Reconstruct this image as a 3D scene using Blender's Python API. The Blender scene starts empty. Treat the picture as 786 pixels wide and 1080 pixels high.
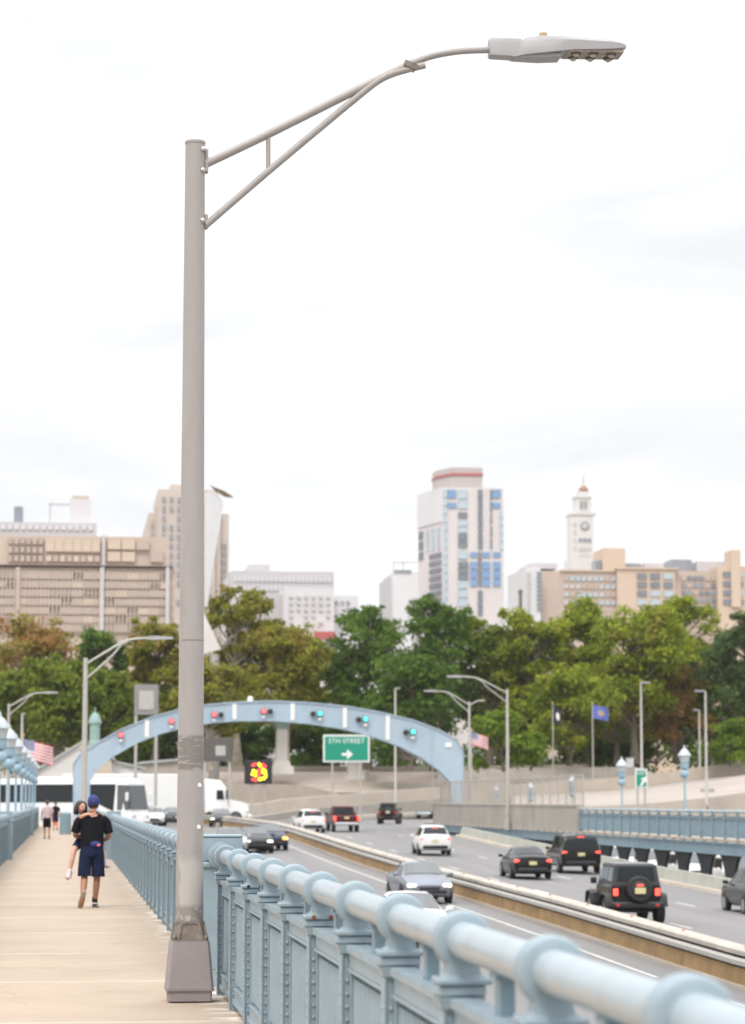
import bpy, bmesh, math, random
import numpy as np
from mathutils import Vector, Matrix
R = math.radians
PI = math.pi
random.seed(7)
rng = np.random.default_rng(11)
scene = bpy.context.scene
COL = scene.collection

# ------------------------------------------------------------------ camera (93 mm lens, standing eye height on the walkway)
FPX, CX, CY = 2800.0, 393.0, 540.0          # photograph is 786 x 1080
VPX, VPY = 68.0, 844.0
EYE = Vector((0.0, 0.0, 1.7))
TH = math.atan((VPY - CY) / FPX)
PS = math.atan((CX - VPX) * math.cos(TH) / FPX)
FW = Vector((math.sin(PS) * math.cos(TH), math.cos(PS) * math.cos(TH), math.sin(TH)))
RT = Vector((math.cos(PS), -math.sin(PS), 0))
UP = RT.cross(FW)

def ray(px, py):
    return FW + RT * ((px - CX) / FPX) + UP * ((CY - py) / FPX)
def at(px, py, Y):
    d = ray(px, py); return EYE + d * (Y / d.y)
def gp(px, py, z=0.0):
    d = ray(px, py); return EYE + d * ((z - EYE.z) / d.z)
def proj(p):
    v = Vector(p) - EYE; k = v.dot(FW)
    return CX + FPX * v.dot(RT) / k, CY - FPX * v.dot(UP) / k
def ppm(p):                                   # pixels per metre at a point
    return FPX / (Vector(p) - EYE).dot(FW)

# ------------------------------------------------------------------ materials
def mat(name, col, rough=0.6, metal=0.0, var=0.12, scale=3.0, bump=0.0, bscale=40.0, emit=None, estr=0.0, spec=0.5, dirt=None, coat=0.0, island=0.0, stretch=None, specks=None):
    m = bpy.data.materials.new(name); m.use_nodes = True
    nt = m.node_tree; N = nt.nodes; L = nt.links
    b = N['Principled BSDF']
    b.inputs['Roughness'].default_value = rough
    b.inputs['Metallic'].default_value = metal
    b.inputs['Specular IOR Level'].default_value = spec
    b.inputs['Coat Weight'].default_value = coat
    b.inputs['Coat Roughness'].default_value = 0.05
    c = (*col, 1.0)
    b.inputs['Base Color'].default_value = c
    tc = N.new('ShaderNodeTexCoord')
    src = tc.outputs['Object']
    if stretch:
        mp = N.new('ShaderNodeMapping'); mp.inputs['Scale'].default_value = stretch
        L.new(src, mp.inputs['Vector']); src = mp.outputs['Vector']
    last = None
    if var > 0:
        n = N.new('ShaderNodeTexNoise'); n.inputs['Scale'].default_value = scale; n.inputs['Detail'].default_value = 6; n.inputs['Roughness'].default_value = 0.65
        L.new(src, n.inputs['Vector'])
        mr = N.new('ShaderNodeMapRange'); mr.inputs['From Min'].default_value = 0.3; mr.inputs['From Max'].default_value = 0.7
        mr.inputs['To Min'].default_value = 1 - var; mr.inputs['To Max'].default_value = 1 + var
        L.new(n.outputs['Fac'], mr.inputs['Value'])
        hv = N.new('ShaderNodeHueSaturation'); hv.inputs['Color'].default_value = c
        L.new(mr.outputs['Result'], hv.inputs['Value'])
        last = hv.outputs['Color']
        if island > 0:
            g = N.new('ShaderNodeNewGeometry')
            mr2 = N.new('ShaderNodeMapRange'); mr2.inputs['To Min'].default_value = 1 - island; mr2.inputs['To Max'].default_value = 1 + island
            L.new(g.outputs['Random Per Island'], mr2.inputs['Value'])
            mm = N.new('ShaderNodeMath'); mm.operation = 'MULTIPLY'
            L.new(mr.outputs['Result'], mm.inputs[0]); L.new(mr2.outputs['Result'], mm.inputs[1]); L.new(mm.outputs[0], hv.inputs['Value'])
    if dirt:                                   # (colour, amount, scale)
        n2 = N.new('ShaderNodeTexNoise'); n2.inputs['Scale'].default_value = dirt[2]; n2.inputs['Detail'].default_value = 9; n2.inputs['Roughness'].default_value = 0.7
        L.new(src, n2.inputs['Vector'])
        mr3 = N.new('ShaderNodeMapRange'); mr3.inputs['From Min'].default_value = 0.52; mr3.inputs['From Max'].default_value = 0.72
        mr3.inputs['To Max'].default_value = dirt[1]
        L.new(n2.outputs['Fac'], mr3.inputs['Value'])
        mx = N.new('ShaderNodeMix'); mx.data_type = 'RGBA'
        L.new(mr3.outputs['Result'], mx.inputs['Factor'])
        if last: L.new(last, mx.inputs['A'])
        else: mx.inputs['A'].default_value = c
        mx.inputs['B'].default_value = (*dirt[0], 1)
        last = mx.outputs['Result']
    if specks:                                 # (colour, amount, scale, threshold): small chips and rust spots
        n4 = N.new('ShaderNodeTexNoise'); n4.inputs['Scale'].default_value = specks[2]; n4.inputs['Detail'].default_value = 10; n4.inputs['Roughness'].default_value = 0.75
        L.new(tc.outputs['Object'], n4.inputs['Vector'])
        mr5 = N.new('ShaderNodeMapRange'); mr5.inputs['From Min'].default_value = specks[3]; mr5.inputs['From Max'].default_value = specks[3] + .05
        mr5.inputs['To Max'].default_value = specks[1]; L.new(n4.outputs['Fac'], mr5.inputs['Value'])
        mx5 = N.new('ShaderNodeMix'); mx5.data_type = 'RGBA'; L.new(mr5.outputs['Result'], mx5.inputs['Factor'])
        if last: L.new(last, mx5.inputs['A'])
        else: mx5.inputs['A'].default_value = c
        mx5.inputs['B'].default_value = (*specks[0], 1); last = mx5.outputs['Result']
    if last: L.new(last, b.inputs['Base Color'])
    if bump > 0:
        n3 = N.new('ShaderNodeTexNoise'); n3.inputs['Scale'].default_value = bscale; n3.inputs['Detail'].default_value = 5
        L.new(src, n3.inputs['Vector'])
        bp = N.new('ShaderNodeBump'); bp.inputs['Strength'].default_value = bump; bp.inputs['Distance'].default_value = 0.02
        L.new(n3.outputs['Fac'], bp.inputs['Height']); L.new(bp.outputs['Normal'], b.inputs['Normal'])
    if emit:
        b.inputs['Emission Color'].default_value = (*emit, 1); b.inputs['Emission Strength'].default_value = estr
    return m

def leafmat(name, a, bcol, c=None, patch=0.35):
    """foliage: two greens by noise over the crown plus a third (rusty) one in patches, varied leaf by leaf, part of the light passing through"""
    m = bpy.data.materials.new(name); m.use_nodes = True
    nt = m.node_tree; N = nt.nodes; L = nt.links
    b = N['Principled BSDF']; b.inputs['Roughness'].default_value = 0.65; b.inputs['Specular IOR Level'].default_value = 0.12
    tc = N.new('ShaderNodeTexCoord')
    n = N.new('ShaderNodeTexNoise'); n.inputs['Scale'].default_value = 0.35; n.inputs['Detail'].default_value = 4
    L.new(tc.outputs['Object'], n.inputs['Vector'])
    r = N.new('ShaderNodeValToRGB'); r.color_ramp.elements[0].position = 0.38; r.color_ramp.elements[1].position = 0.62
    r.color_ramp.elements[0].color = (*a, 1); r.color_ramp.elements[1].color = (*bcol, 1)
    L.new(n.outputs['Fac'], r.inputs['Fac'])
    out = r.outputs['Color']
    if c:
        n2 = N.new('ShaderNodeTexNoise'); n2.inputs['Scale'].default_value = 0.22; n2.inputs['Detail'].default_value = 5
        mp = N.new('ShaderNodeMapping'); mp.inputs['Location'].default_value = (17, 5, 9)
        L.new(tc.outputs['Object'], mp.inputs['Vector']); L.new(mp.outputs['Vector'], n2.inputs['Vector'])
        mr = N.new('ShaderNodeMapRange'); mr.inputs['From Min'].default_value = 0.60 - patch * 0.3; mr.inputs['From Max'].default_value = 0.72 - patch * 0.3
        L.new(n2.outputs['Fac'], mr.inputs['Value'])
        mx = N.new('ShaderNodeMix'); mx.data_type = 'RGBA'; L.new(mr.outputs['Result'], mx.inputs['Factor']); L.new(out, mx.inputs['A']); mx.inputs['B'].default_value = (*c, 1)
        out = mx.outputs['Result']
    g = N.new('ShaderNodeNewGeometry'); mr2 = N.new('ShaderNodeMapRange'); mr2.inputs['To Min'].default_value = 0.8; mr2.inputs['To Max'].default_value = 1.22
    L.new(g.outputs['Random Per Island'], mr2.inputs['Value'])
    hv = N.new('ShaderNodeHueSaturation'); L.new(out, hv.inputs['Color']); L.new(mr2.outputs['Result'], hv.inputs['Value'])
    L.new(hv.outputs['Color'], b.inputs['Base Color'])
    t = N.new('ShaderNodeBsdfTranslucent'); L.new(hv.outputs['Color'], t.inputs['Color'])
    ms = N.new('ShaderNodeMixShader'); ms.inputs['Fac'].default_value = 0.42
    L.new(b.outputs['BSDF'], ms.inputs[1]); L.new(t.outputs['BSDF'], ms.inputs[2])
    L.new(ms.outputs['Shader'], N['Material Output'].inputs['Surface'])
    return m

M = {}
M['blue'] = mat('blue_paint', (0.268, 0.345, 0.388), 0.42, var=0.12, scale=2.5, bump=0.10, bscale=45, dirt=((0.19, 0.235, 0.255), 0.6, 3.0), specks=((0.16, 0.075, 0.035), .8, 9, .66))
M['blue_pipe'] = mat('blue_pipe_paint', (0.33, 0.395, 0.43), 0.30, var=0.08, scale=3, dirt=((0.27, 0.28, 0.27), 0.6, 4), coat=0.15, bump=.06, bscale=40, specks=((0.2, 0.11, 0.06), .7, 7, .67))
M['blue_dark'] = mat('blue_steel_weathered', (0.20, 0.29, 0.34), 0.5, var=0.15, scale=1.2, dirt=((0.12, 0.15, 0.16), 0.4, 2))
M['blue_arch'] = mat('pale_blue_gantry_paint', (0.36, 0.455, 0.54), 0.5, var=0.08, scale=0.6)
M['blue_lamp'] = mat('pale_blue_lantern_paint', (0.27, 0.40, 0.49), 0.45, var=0.08)
M['rust'] = mat('rust', (0.22, 0.075, 0.02), 0.9, var=0.4, scale=60)
M['hole'] = mat('dark_hole', (0.012, 0.012, 0.014), 0.9, var=0)
M['white'] = mat('white_paint', (0.78, 0.78, 0.77), 0.4, var=0.04)
M['offwhite'] = mat('off_white_wall', (0.66, 0.63, 0.60), 0.8, var=0.08, scale=0.4)
M['plaster'] = mat('cream_wall', (0.60, 0.52, 0.40), 0.85, var=0.1, scale=0.5)
M['steelpale'] = mat('galvanised_pole', (0.44, 0.42, 0.39), 0.5, metal=0.15, var=0.1, scale=4)
M['glass'] = mat('dark_window_glass', (0.014, 0.018, 0.022), 0.08, var=0.05, spec=0.3)
M['glass_light'] = mat('windscreen_glass', (0.075, 0.085, 0.09), 0.05, var=0.05, spec=0.9)
M['black'] = mat('black_plastic', (0.018, 0.018, 0.02), 0.5, var=0.1)
M['tyre'] = mat('tyre_rubber', (0.022, 0.022, 0.023), 0.8, var=0.1, scale=20)
M['rim'] = mat('alloy_rim', (0.42, 0.42, 0.43), 0.3, metal=0.8, var=0.05)
M['chrome'] = mat('bright_trim', (0.62, 0.62, 0.63), 0.15, metal=0.9, var=0.03)
M['tail'] = mat('lit_tail_lamp', (0.5, 0.02, 0.02), 0.3, var=0, emit=(1.0, 0.10, 0.06), estr=2.4)
M['tail_dim'] = mat('red_tail_lamp', (0.42, 0.015, 0.015), 0.25, var=0, emit=(1.0, 0.05, 0.03), estr=0.25)
M['head'] = mat('lit_head_lamp', (0.9, 0.9, 0.85), 0.2, var=0, emit=(1.0, 0.86, 0.62), estr=2.2)
M['head_off'] = mat('clear_head_lamp', (0.6, 0.62, 0.64), 0.12, var=0)
M['amber'] = mat('amber_lamp', (0.9, 0.4, 0.03), 0.2, var=0, emit=(1.0, 0.45, 0.05), estr=2.5)
M['plate'] = mat('licence_plate', (0.62, 0.55, 0.30), 0.5, var=0.12, scale=30)
M['concrete'] = mat('concrete', (0.44, 0.40, 0.35), 0.85, var=0.14, scale=0.8, bump=0.25, bscale=12, dirt=((0.2, 0.18, 0.16), 0.5, 1.0))
M['concrete_pale'] = mat('pale_concrete', (0.46, 0.40, 0.335), 0.85, var=0.1, scale=0.35, dirt=((0.33, 0.285, 0.24), 0.55, 0.5))
M['concrete_grey'] = mat('grey_concrete', (0.36, 0.33, 0.295), 0.85, var=0.10, scale=0.5, dirt=((0.24, 0.22, 0.195), 0.5, 0.35))
M['concrete_green'] = mat('stained_parapet_concrete', (0.40, 0.40, 0.35), 0.85, var=0.1, scale=0.7, dirt=((0.25, 0.25, 0.21), 0.5, 0.8))
M['pinkpave'] = mat('pink_paving', (0.48, 0.39, 0.335), 0.85, var=0.1, scale=0.5)
M['brownwall'] = mat('brown_retaining_wall', (0.38, 0.33, 0.28), 0.9, var=0.15, scale=0.6)
M['rustface'] = mat('ochre_barrier_face', (0.30, 0.185, 0.075), 0.7, var=0.3, scale=1.3, dirt=((0.10, 0.07, 0.045), 0.6, 2.5))
M['bark'] = mat('bark', (0.15, 0.12, 0.095), 0.9, var=0.35, scale=2.5)
M['bark_pale'] = mat('pale_plane_bark', (0.36, 0.31, 0.25), 0.85, var=0.4, scale=1.5)
M['green_sign'] = mat('green_sign_sheet', (0.0, 0.27, 0.17), 0.45, var=0.03)
M['patina'] = mat('copper_patina', (0.24, 0.35, 0.32), 0.7, var=0.12)
M['orange'] = mat('safety_orange', (0.80, 0.12, 0.025), 0.5, var=0.08)
M['skin'] = mat('skin', (0.50, 0.25, 0.165), 0.55, var=0.08, scale=9)
M['skin_tan'] = mat('tan_skin', (0.34, 0.155, 0.09), 0.55, var=0.08, scale=9)
# ------------------------------------------------------------------ mesh builder
class MB:
    def __init__(s): s.v = []; s.f = []; s.m = []; s.cur = 0
    def add(s, vs, fs):
        o = len(s.v); s.v += [tuple(v) for v in vs]
        s.f += [tuple(i + o for i in f) for f in fs]; s.m += [s.cur] * len(fs); return s
    def box(s, c, size, rot=None):
        x, y, z = (k / 2 for k in size); c = Vector(c)
        vs = [Vector((sx * x, sy * y, sz * z)) for sz in (-1, 1) for sx, sy in ((-1, -1), (1, -1), (1, 1), (-1, 1))]
        if rot is not None: vs = [rot @ v for v in vs]
        return s.add([c + v for v in vs], [(3, 2, 1, 0), (4, 5, 6, 7), (0, 1, 5, 4), (1, 2, 6, 5), (2, 3, 7, 6), (3, 0, 4, 7)])
    def b2(s, lo, hi):
        return s.box([(a + b) / 2 for a, b in zip(lo, hi)], [b - a for a, b in zip(lo, hi)])
    def frus(s, c0, s0, c1, s1, ch=0.0):
        """tapered block between two horizontal rectangles, corners chamfered by ch"""
        def ring(c, sz, h):
            x, y = sz[0] / 2, sz[1] / 2
            if h <= 0: return [(c[0] - x, c[1] - y, c[2]), (c[0] + x, c[1] - y, c[2]), (c[0] + x, c[1] + y, c[2]), (c[0] - x, c[1] + y, c[2])]
            return [(c[0] + a, c[1] + b, c[2]) for a, b in ((-x + h, -y), (x - h, -y), (x, -y + h), (x, y - h), (x - h, y), (-x + h, y), (-x, y - h), (-x, -y + h))]
        return s.loft([ring(c0, s0, ch), ring(c1, s1, ch)], cap=True)
    def rbox(s, c, size, b=0.02):
        """block with all edges chamfered"""
        x, y, z = (k / 2 for k in size); b = min(b, x * .9, y * .9, z * .9)
        def ring(ix, zz):
            X, Y = x - ix, y - ix
            return [(c[0] + p, c[1] + q, c[2] + zz) for p, q in ((-X + b, -Y), (X - b, -Y), (X, -Y + b), (X, Y - b), (X - b, Y), (-X + b, Y), (-X, Y - b), (-X, -Y + b))]
        return s.loft([ring(b * .8, -z), ring(0, -z + b), ring(0, z - b), ring(b * .8, z)], cap=True)
    def loft(s, rings, cap=True, close=True):
        n = len(rings[0]); vs = [p for r in rings for p in r]; fs = []
        for k in range(len(rings) - 1):
            for i in range(n if close else n - 1):
                j = (i + 1) % n
                fs.append((k * n + i, k * n + j, (k + 1) * n + j, (k + 1) * n + i))
        if cap:
            fs.append(tuple(reversed(range(n)))); fs.append(tuple((len(rings) - 1) * n + i for i in range(n)))
        return s.add(vs, fs)
    def tube(s, pts, r, n=10, cap=True):
        pts = [Vector(p) for p in pts]; rr = r if hasattr(r, '__len__') else [r] * len(pts)
        rings = []; ref = None
        for i, p in enumerate(pts):
            t = (pts[min(i + 1, len(pts) - 1)] - pts[max(i - 1, 0)]).normalized()
            if ref is None:
                ref = Vector((0, 0, 1)) if abs(t.z) < 0.9 else Vector((1, 0, 0))
            a = t.cross(ref)
            if a.length < 1e-4: a = t.cross(Vector((0.3, 1, 0.2)))
            a.normalize(); b = a.cross(t).normalized(); ref = b
            rings.append([p + (a * math.cos(2 * PI * k / n) + b * math.sin(2 * PI * k / n)) * rr[i] for k in range(n)])
        return s.loft(rings, cap)
    def lathe(s, c, prof, n=20, axis='z'):
        c = Vector(c); rings = []
        for r, h in prof:
            ring = []
            for k in range(n):
                u, w = math.cos(2 * PI * k / n) * r, math.sin(2 * PI * k / n) * r
                ring.append(c + (Vector((u, w, h)) if axis == 'z' else Vector((h, u, w)) if axis == 'x' else Vector((w, h, u))))
            rings.append(ring)
        return s.loft(rings, True)
    def sph(s, c, r, n=10, sc=(1, 1, 1)):
        c = Vector(c); m = max(5, n // 2 + 1)
        rings = [[c + Vector((r * sc[0] * math.sin(PI * i / m) * math.cos(2 * PI * k / n), r * sc[1] * math.sin(PI * i / m) * math.sin(2 * PI * k / n), -r * sc[2] * math.cos(PI * i / m))) for k in range(n)] for i in range(m + 1)]
        rings[0] = [c + Vector((math.cos(2 * PI * k / n) * 1e-3, math.sin(2 * PI * k / n) * 1e-3, -r * sc[2])) for k in range(n)]
        rings[-1] = [c + Vector((math.cos(2 * PI * k / n) * 1e-3, math.sin(2 * PI * k / n) * 1e-3, r * sc[2])) for k in range(n)]
        return s.loft(rings, True)
    def prism(s, poly, a, b, axis='y'):
        """2-D outline extruded along an axis from a to b"""
        f = {'y': lambda p, t: (p[0], t, p[1]), 'x': lambda p, t: (t, p[0], p[1]), 'z': lambda p, t: (p[0], p[1], t)}[axis]
        return s.loft([[f(p, a) for p in poly], [f(p, b) for p in poly]], True)
    def strip(s, upper, lower, th):
        """band between two polylines (x,z) given thickness th along y, built quad by quad"""
        n = len(upper); vs = []
        for (a, b) in zip(upper, lower):
            vs += [(a[0], a[1] - th / 2, a[2]), (b[0], b[1] - th / 2, b[2]), (b[0], b[1] + th / 2, b[2]), (a[0], a[1] + th / 2, a[2])]
        fs = []
        for i in range(n - 1):
            for k in range(4):
                j = (k + 1) % 4
                fs.append((i * 4 + k, i * 4 + j, i * 4 + 4 + j, i * 4 + 4 + k))
        fs.append((3, 2, 1, 0)); fs.append(tuple((n - 1) * 4 + k for k in range(4)))
        return s.add(vs, fs)
    def mesh(s, name, mats, smooth=35):
        me = bpy.data.meshes.new(name)
        me.from_pydata(s.v, [], s.f)
        for m in (mats if isinstance(mats, (list, tuple)) else [mats]): me.materials.append(m)
        if any(s.m): me.polygons.foreach_set('material_index', s.m)
        bm = bmesh.new(); bm.from_mesh(me); bmesh.ops.recalc_face_normals(bm, faces=bm.faces); bm.to_mesh(me); bm.free()
        if smooth:
            me.polygons.foreach_set('use_smooth', [True] * len(me.polygons))
            me.set_sharp_from_angle(angle=R(smooth))
        me.update(); return me
    def build(s, name, mats, parent=None, smooth=35, loc=None):
        return link(name, s.mesh(name, mats, smooth), parent, loc)

def link(name, me, parent=None, loc=None):
    o = bpy.data.objects.new(name, me); COL.objects.link(o)
    if parent is not None: o.parent = parent
    if loc is not None: o.location = loc
    return o
def tag(o, label=None, cat=None, group=None, kind=None):
    if label: o['label'] = label
    if cat: o['category'] = cat
    if group: o['group'] = group
    if kind: o['kind'] = kind
    return o
def thing(name, label, cat, loc=(0, 0, 0), rz=0.0, group=None):
    o = bpy.data.objects.new(name, None); COL.objects.link(o)
    o.location = loc; o.rotation_euler = (0, 0, rz); o.empty_display_size = 0.2
    return tag(o, label, cat, group)
def struct(name, mb, m, smooth=35):
    return tag(mb.build(name, m, None, smooth), kind='structure')
def dup(root, loc=None, rz=None, label=None, scale=None):
    """copy of a thing with its parts and sub-parts (shared mesh data)"""
    def rec(o, par):
        c = o.copy(); COL.objects.link(c)
        if par is not None: c.parent = par
        for ch in list(KIDS.get(o.name, ())): rec(ch, c)
        return c
    KIDS = {}
    for o in COL.objects:
        if o.parent is not None: KIDS.setdefault(o.parent.name, []).append(o)
    r = rec(root, None)
    if loc is not None: r.location = loc
    if rz is not None: r.rotation_euler = (0, 0, rz)
    if label: r['label'] = label
    if scale: r.scale = scale
    return r
def catmull(pts, k=6):
    pts = [Vector(p) for p in pts]; out = []
    for i in range(len(pts) - 1):
        p0, p1, p2, p3 = pts[max(i - 1, 0)], pts[i], pts[i + 1], pts[min(i + 2, len(pts) - 1)]
        for j in range(k):
            t = j / k
            out.append(0.5 * ((2 * p1) + (p2 - p0) * t + (2 * p0 - 5 * p1 + 4 * p2 - p3) * t * t + (3 * p1 - p0 - 3 * p2 + p3) * t ** 3))
    return out + [pts[-1]]
def text_mb(body, size, loc, m, parent, name='lettering', ext=0.004):
    cu = bpy.data.curves.new(name, 'FONT'); cu.body = body; cu.size = size; cu.align_x = 'CENTER'; cu.align_y = 'CENTER'; cu.extrude = ext
    t = bpy.data.objects.new('tmp', cu); COL.objects.link(t)
    dg = bpy.context.evaluated_depsgraph_get()
    me = bpy.data.meshes.new_from_object(t.evaluated_get(dg)); bpy.data.objects.remove(t); bpy.data.curves.remove(cu)
    me.materials.clear(); me.materials.append(m)
    me.transform(Matrix.Rotation(PI / 2, 4, 'X'))
    return link(name, me, parent, loc)
def skin(name, joints, edges, m, parent, sub=2):
    """continuous figure grown round a skeleton; joints = {key: (x, y, z, radius)}"""
    keys = list(joints); idx = {k: i for i, k in enumerate(keys)}
    me = bpy.data.meshes.new(name)
    me.from_pydata([joints[k][:3] for k in keys], [(idx[a], idx[b]) for a, b in edges], [])
    o = bpy.data.objects.new('tmp', me); COL.objects.link(o)
    md = o.modifiers.new('s', 'SKIN'); md.use_smooth_shade = True
    sv = me.skin_vertices[0].data
    for i, k in enumerate(keys):
        r = joints[k][3]; sv[i].radius = (r, r) if not hasattr(r, '__len__') else r
        sv[i].use_root = (i == 0)
    ss = o.modifiers.new('u', 'SUBSURF'); ss.levels = sub; ss.render_levels = sub
    dg = bpy.context.evaluated_depsgraph_get()
    out = bpy.data.meshes.new_from_object(o.evaluated_get(dg)); bpy.data.objects.remove(o)
    out.materials.clear(); out.materials.append(m)
    out.polygons.foreach_set('use_smooth', [True] * len(out.polygons))
    return link(name, out, parent)
HAZE = 0.00006
# ------------------------------------------------------------------ camera, world, sun
cam_d = bpy.data.cameras.new('camera'); cam = bpy.data.objects.new('camera', cam_d); COL.objects.link(cam)
cam.matrix_world = Matrix(((RT.x, UP.x, -FW.x, EYE.x), (RT.y, UP.y, -FW.y, EYE.y), (RT.z, UP.z, -FW.z, EYE.z), (0, 0, 0, 1)))
cam_d.sensor_fit = 'VERTICAL'; cam_d.sensor_height = 36.0; cam_d.lens = FPX / 1080 * 36.0
cam_d.clip_start = 0.1; cam_d.clip_end = 20000
cam_d.dof.use_dof = True; cam_d.dof.focus_distance = 21.9; cam_d.dof.aperture_fstop = 3.5
scene.camera = cam
SUN_EL, SUN_AZ = R(52), R(205)               # sun behind thin cloud, behind the camera and a little to the left
w = bpy.data.worlds.new('World'); scene.world = w; w.use_nodes = True
nt = w.node_tree; N = nt.nodes; L = nt.links
bg = N['Background']; bg.inputs['Strength'].default_value = 0.1
sky = N.new('ShaderNodeTexSky'); sky.sky_type = 'NISHITA'; sky.sun_disc = False; sky.sun_elevation = SUN_EL; sky.sun_rotation = SUN_AZ
sky.dust_density = 3.0
tc = N.new('ShaderNodeTexCoord')
sx = N.new('ShaderNodeSeparateXYZ'); L.new(tc.outputs['Generated'], sx.inputs[0])
# overcast luminance grows towards the zenith (CIE overcast sky)
pw = N.new('ShaderNodeMath'); pw.operation = 'POWER'; pw.inputs[1].default_value = 2.5; pw.use_clamp = True
ab = N.new('ShaderNodeMath'); ab.operation = 'MAXIMUM'; ab.inputs[1].default_value = 0.0
L.new(sx.outputs['Z'], ab.inputs[0]); L.new(ab.outputs[0], pw.inputs[0])
g1 = N.new('ShaderNodeMapRange'); g1.inputs['From Min'].default_value = 0.0; g1.inputs['From Max'].default_value = 1.0
g1.inputs['To Min'].default_value = 10.0; g1.inputs['To Max'].default_value = 36.0
L.new(pw.outputs[0], g1.inputs['Value'])
mp = N.new('ShaderNodeMapping'); mp.inputs['Scale'].default_value = (2.2, 2.2, 9.0); L.new(tc.outputs['Generated'], mp.inputs['Vector'])
n1 = N.new('ShaderNodeTexNoise'); n1.inputs['Scale'].default_value = 2.3; n1.inputs['Detail'].default_value = 7; n1.inputs['Roughness'].default_value = 0.55; n1.inputs['Distortion'].default_value = 0.4
L.new(mp.outputs['Vector'], n1.inputs['Vector'])
r1 = N.new('ShaderNodeValToRGB'); r1.color_ramp.elements[0].position = 0.36; r1.color_ramp.elements[1].position = 0.60
r1.color_ramp.elements[0].color = (0.87, 0.885, 0.92, 1); r1.color_ramp.elements[1].color = (1.05, 1.05, 1.06, 1)
L.new(n1.outputs['Fac'], r1.inputs['Fac'])
vm = N.new('ShaderNodeVectorMath'); vm.operation = 'SCALE'; L.new(r1.outputs['Color'], vm.inputs[0]); L.new(g1.outputs['Result'], vm.inputs['Scale'])
mx = N.new('ShaderNodeMix'); mx.data_type = 'RGBA'; mx.inputs['Factor'].default_value = 0.97
L.new(sky.outputs['Color'], mx.inputs['A']); L.new(vm.outputs['Vector'], mx.inputs['B']); L.new(mx.outputs['Result'], bg.inputs['Color'])
sd = bpy.data.lights.new('sun', 'SUN'); sun = bpy.data.objects.new('sun', sd); COL.objects.link(sun)
sd.energy = 1.7; sd.angle = R(14); sd.color = (1.0, 0.95, 0.88)
sdir = Vector((math.sin(SUN_AZ) * math.cos(SUN_EL), math.cos(SUN_AZ) * math.cos(SUN_EL), math.sin(SUN_EL)))
sun.rotation_euler = sdir.to_track_quat('Z', 'Y').to_euler()
vs = scene.view_settings; vs.view_transform = 'Standard'; vs.look = 'None'; vs.exposure = 0.0; vs.gamma = 1.0; vs.use_curve_mapping = False
scene.cycles.use_denoising = True; scene.cycles.volume_bounces = 2; scene.cycles.max_bounces = 8; scene.cycles.transparent_max_bounces = 8

# ------------------------------------------------------------------ ground, road, walkway
RZ = [(-60, -2.7), (0, -2.6), (58, -2.4), (79, -2.12), (103, -1.9), (135, -1.5), (160, -1.1), (185, -0.68), (220, -0.42), (255, -0.34), (300, -0.2), (420, 0.0)]
def zroad(x, y):
    for (a, za), (b, zb) in zip(RZ, RZ[1:]):
        if y <= b: break
    z = za + (zb - za) * min(1, max(0, (y - a) / (b - a)))
    k = min(1, max(0, (210 - y) / 90))
    return z - 0.032 * max(0, x - 15.5) * k
def grid_mb(xs, ys, fz):
    mb = MB(); vs = [(x, y, fz(x, y)) for y in ys for x in xs]; n = len(xs)
    fs = [(j * n + i, j * n + i + 1, (j + 1) * n + i + 1, (j + 1) * n + i) for j in range(len(ys) - 1) for i in range(n - 1)]
    return mb.add(vs, fs)
def zterr(x, y):
    if y < 150: z = -9
    elif y < 205: z = -9 + (y - 150) / 55 * 8.4
    elif y < 275: z = -0.6
    elif y < 300: z = -0.6 + (y - 275) / 25 * 4.6
    else: z = 4.0
    if x > 34 and y < 330: z = min(z, -9 if y < 235 else -9 + (y - 235) / 50 * 12)
    return z
M['ground'] = mat('pale_gravel_ground', (0.34, 0.31, 0.27), 0.95, var=0.25, scale=0.05, dirt=((0.16, 0.17, 0.09), 0.7, 0.03))
xs = [-3000, -1500, -600, -300, -150, -80, -40, -15, 0, 15, 33, 35, 60, 100, 160, 300, 600, 1500, 3000]
ys = [-400, -200, 0, 100, 150, 165, 180, 195, 205, 235, 255, 275, 285, 300, 340, 450, 800, 1500, 3000, 4500]
struct('ground', grid_mb(xs, ys, zterr), M['ground'])

def asphalt(name, col, line=False):
    m = mat(name, col, 0.85, var=0.16, scale=0.35, bump=0.15, bscale=8, dirt=((col[0] * 1.35, col[1] * 1.33, col[2] * 1.3), 0.6, 0.8), stretch=(1, 0.035, 1))
    return m
M['asphalt'] = asphalt('road_surface', (0.185, 0.18, 0.178))
mb = grid_mb([1.75 + i * (27.4 - 1.75) / 12 for i in range(13)], list(range(-50, 200, 8)) + [200], zroad)
struct('bridge_road', mb, M['asphalt'])
mb = grid_mb([-60, -40, -20, -8, 2, 8, 14, 20, 27.4, 34, 42, 60, 90], [200, 210, 220, 235, 250, 262, 275], lambda x, y: zroad(min(x, 27), y) + max(0, x - 27.4) * 0.004)
struct('plaza_road', mb, M['asphalt'])
mb = MB()
for x, st in ((5.1, 0), (9.2, 3), (19.2, 2), (23.2, 6)):
    y = 30 + st
    while y < 225:
        a, b = y, y + 3.2
        mb.add([(x - .07, a, zroad(x, a) + .006), (x + .07, a, zroad(x, a) + .006), (x + .07, b, zroad(x, b) + .006), (x - .07, b, zroad(x, b) + .006)], [(0, 1, 2, 3)]); y += 12.2
for x in (13.6, 16.4):
    for y in range(20, 200, 8):
        a, b = y, y + 8
        mb.add([(x - .06, a, zroad(x, a) + .006), (x + .06, a, zroad(x, a) + .006), (x + .06, b, zroad(x, b) + .006), (x - .06, b, zroad(x, b) + .006)], [(0, 1, 2, 3)])
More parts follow.
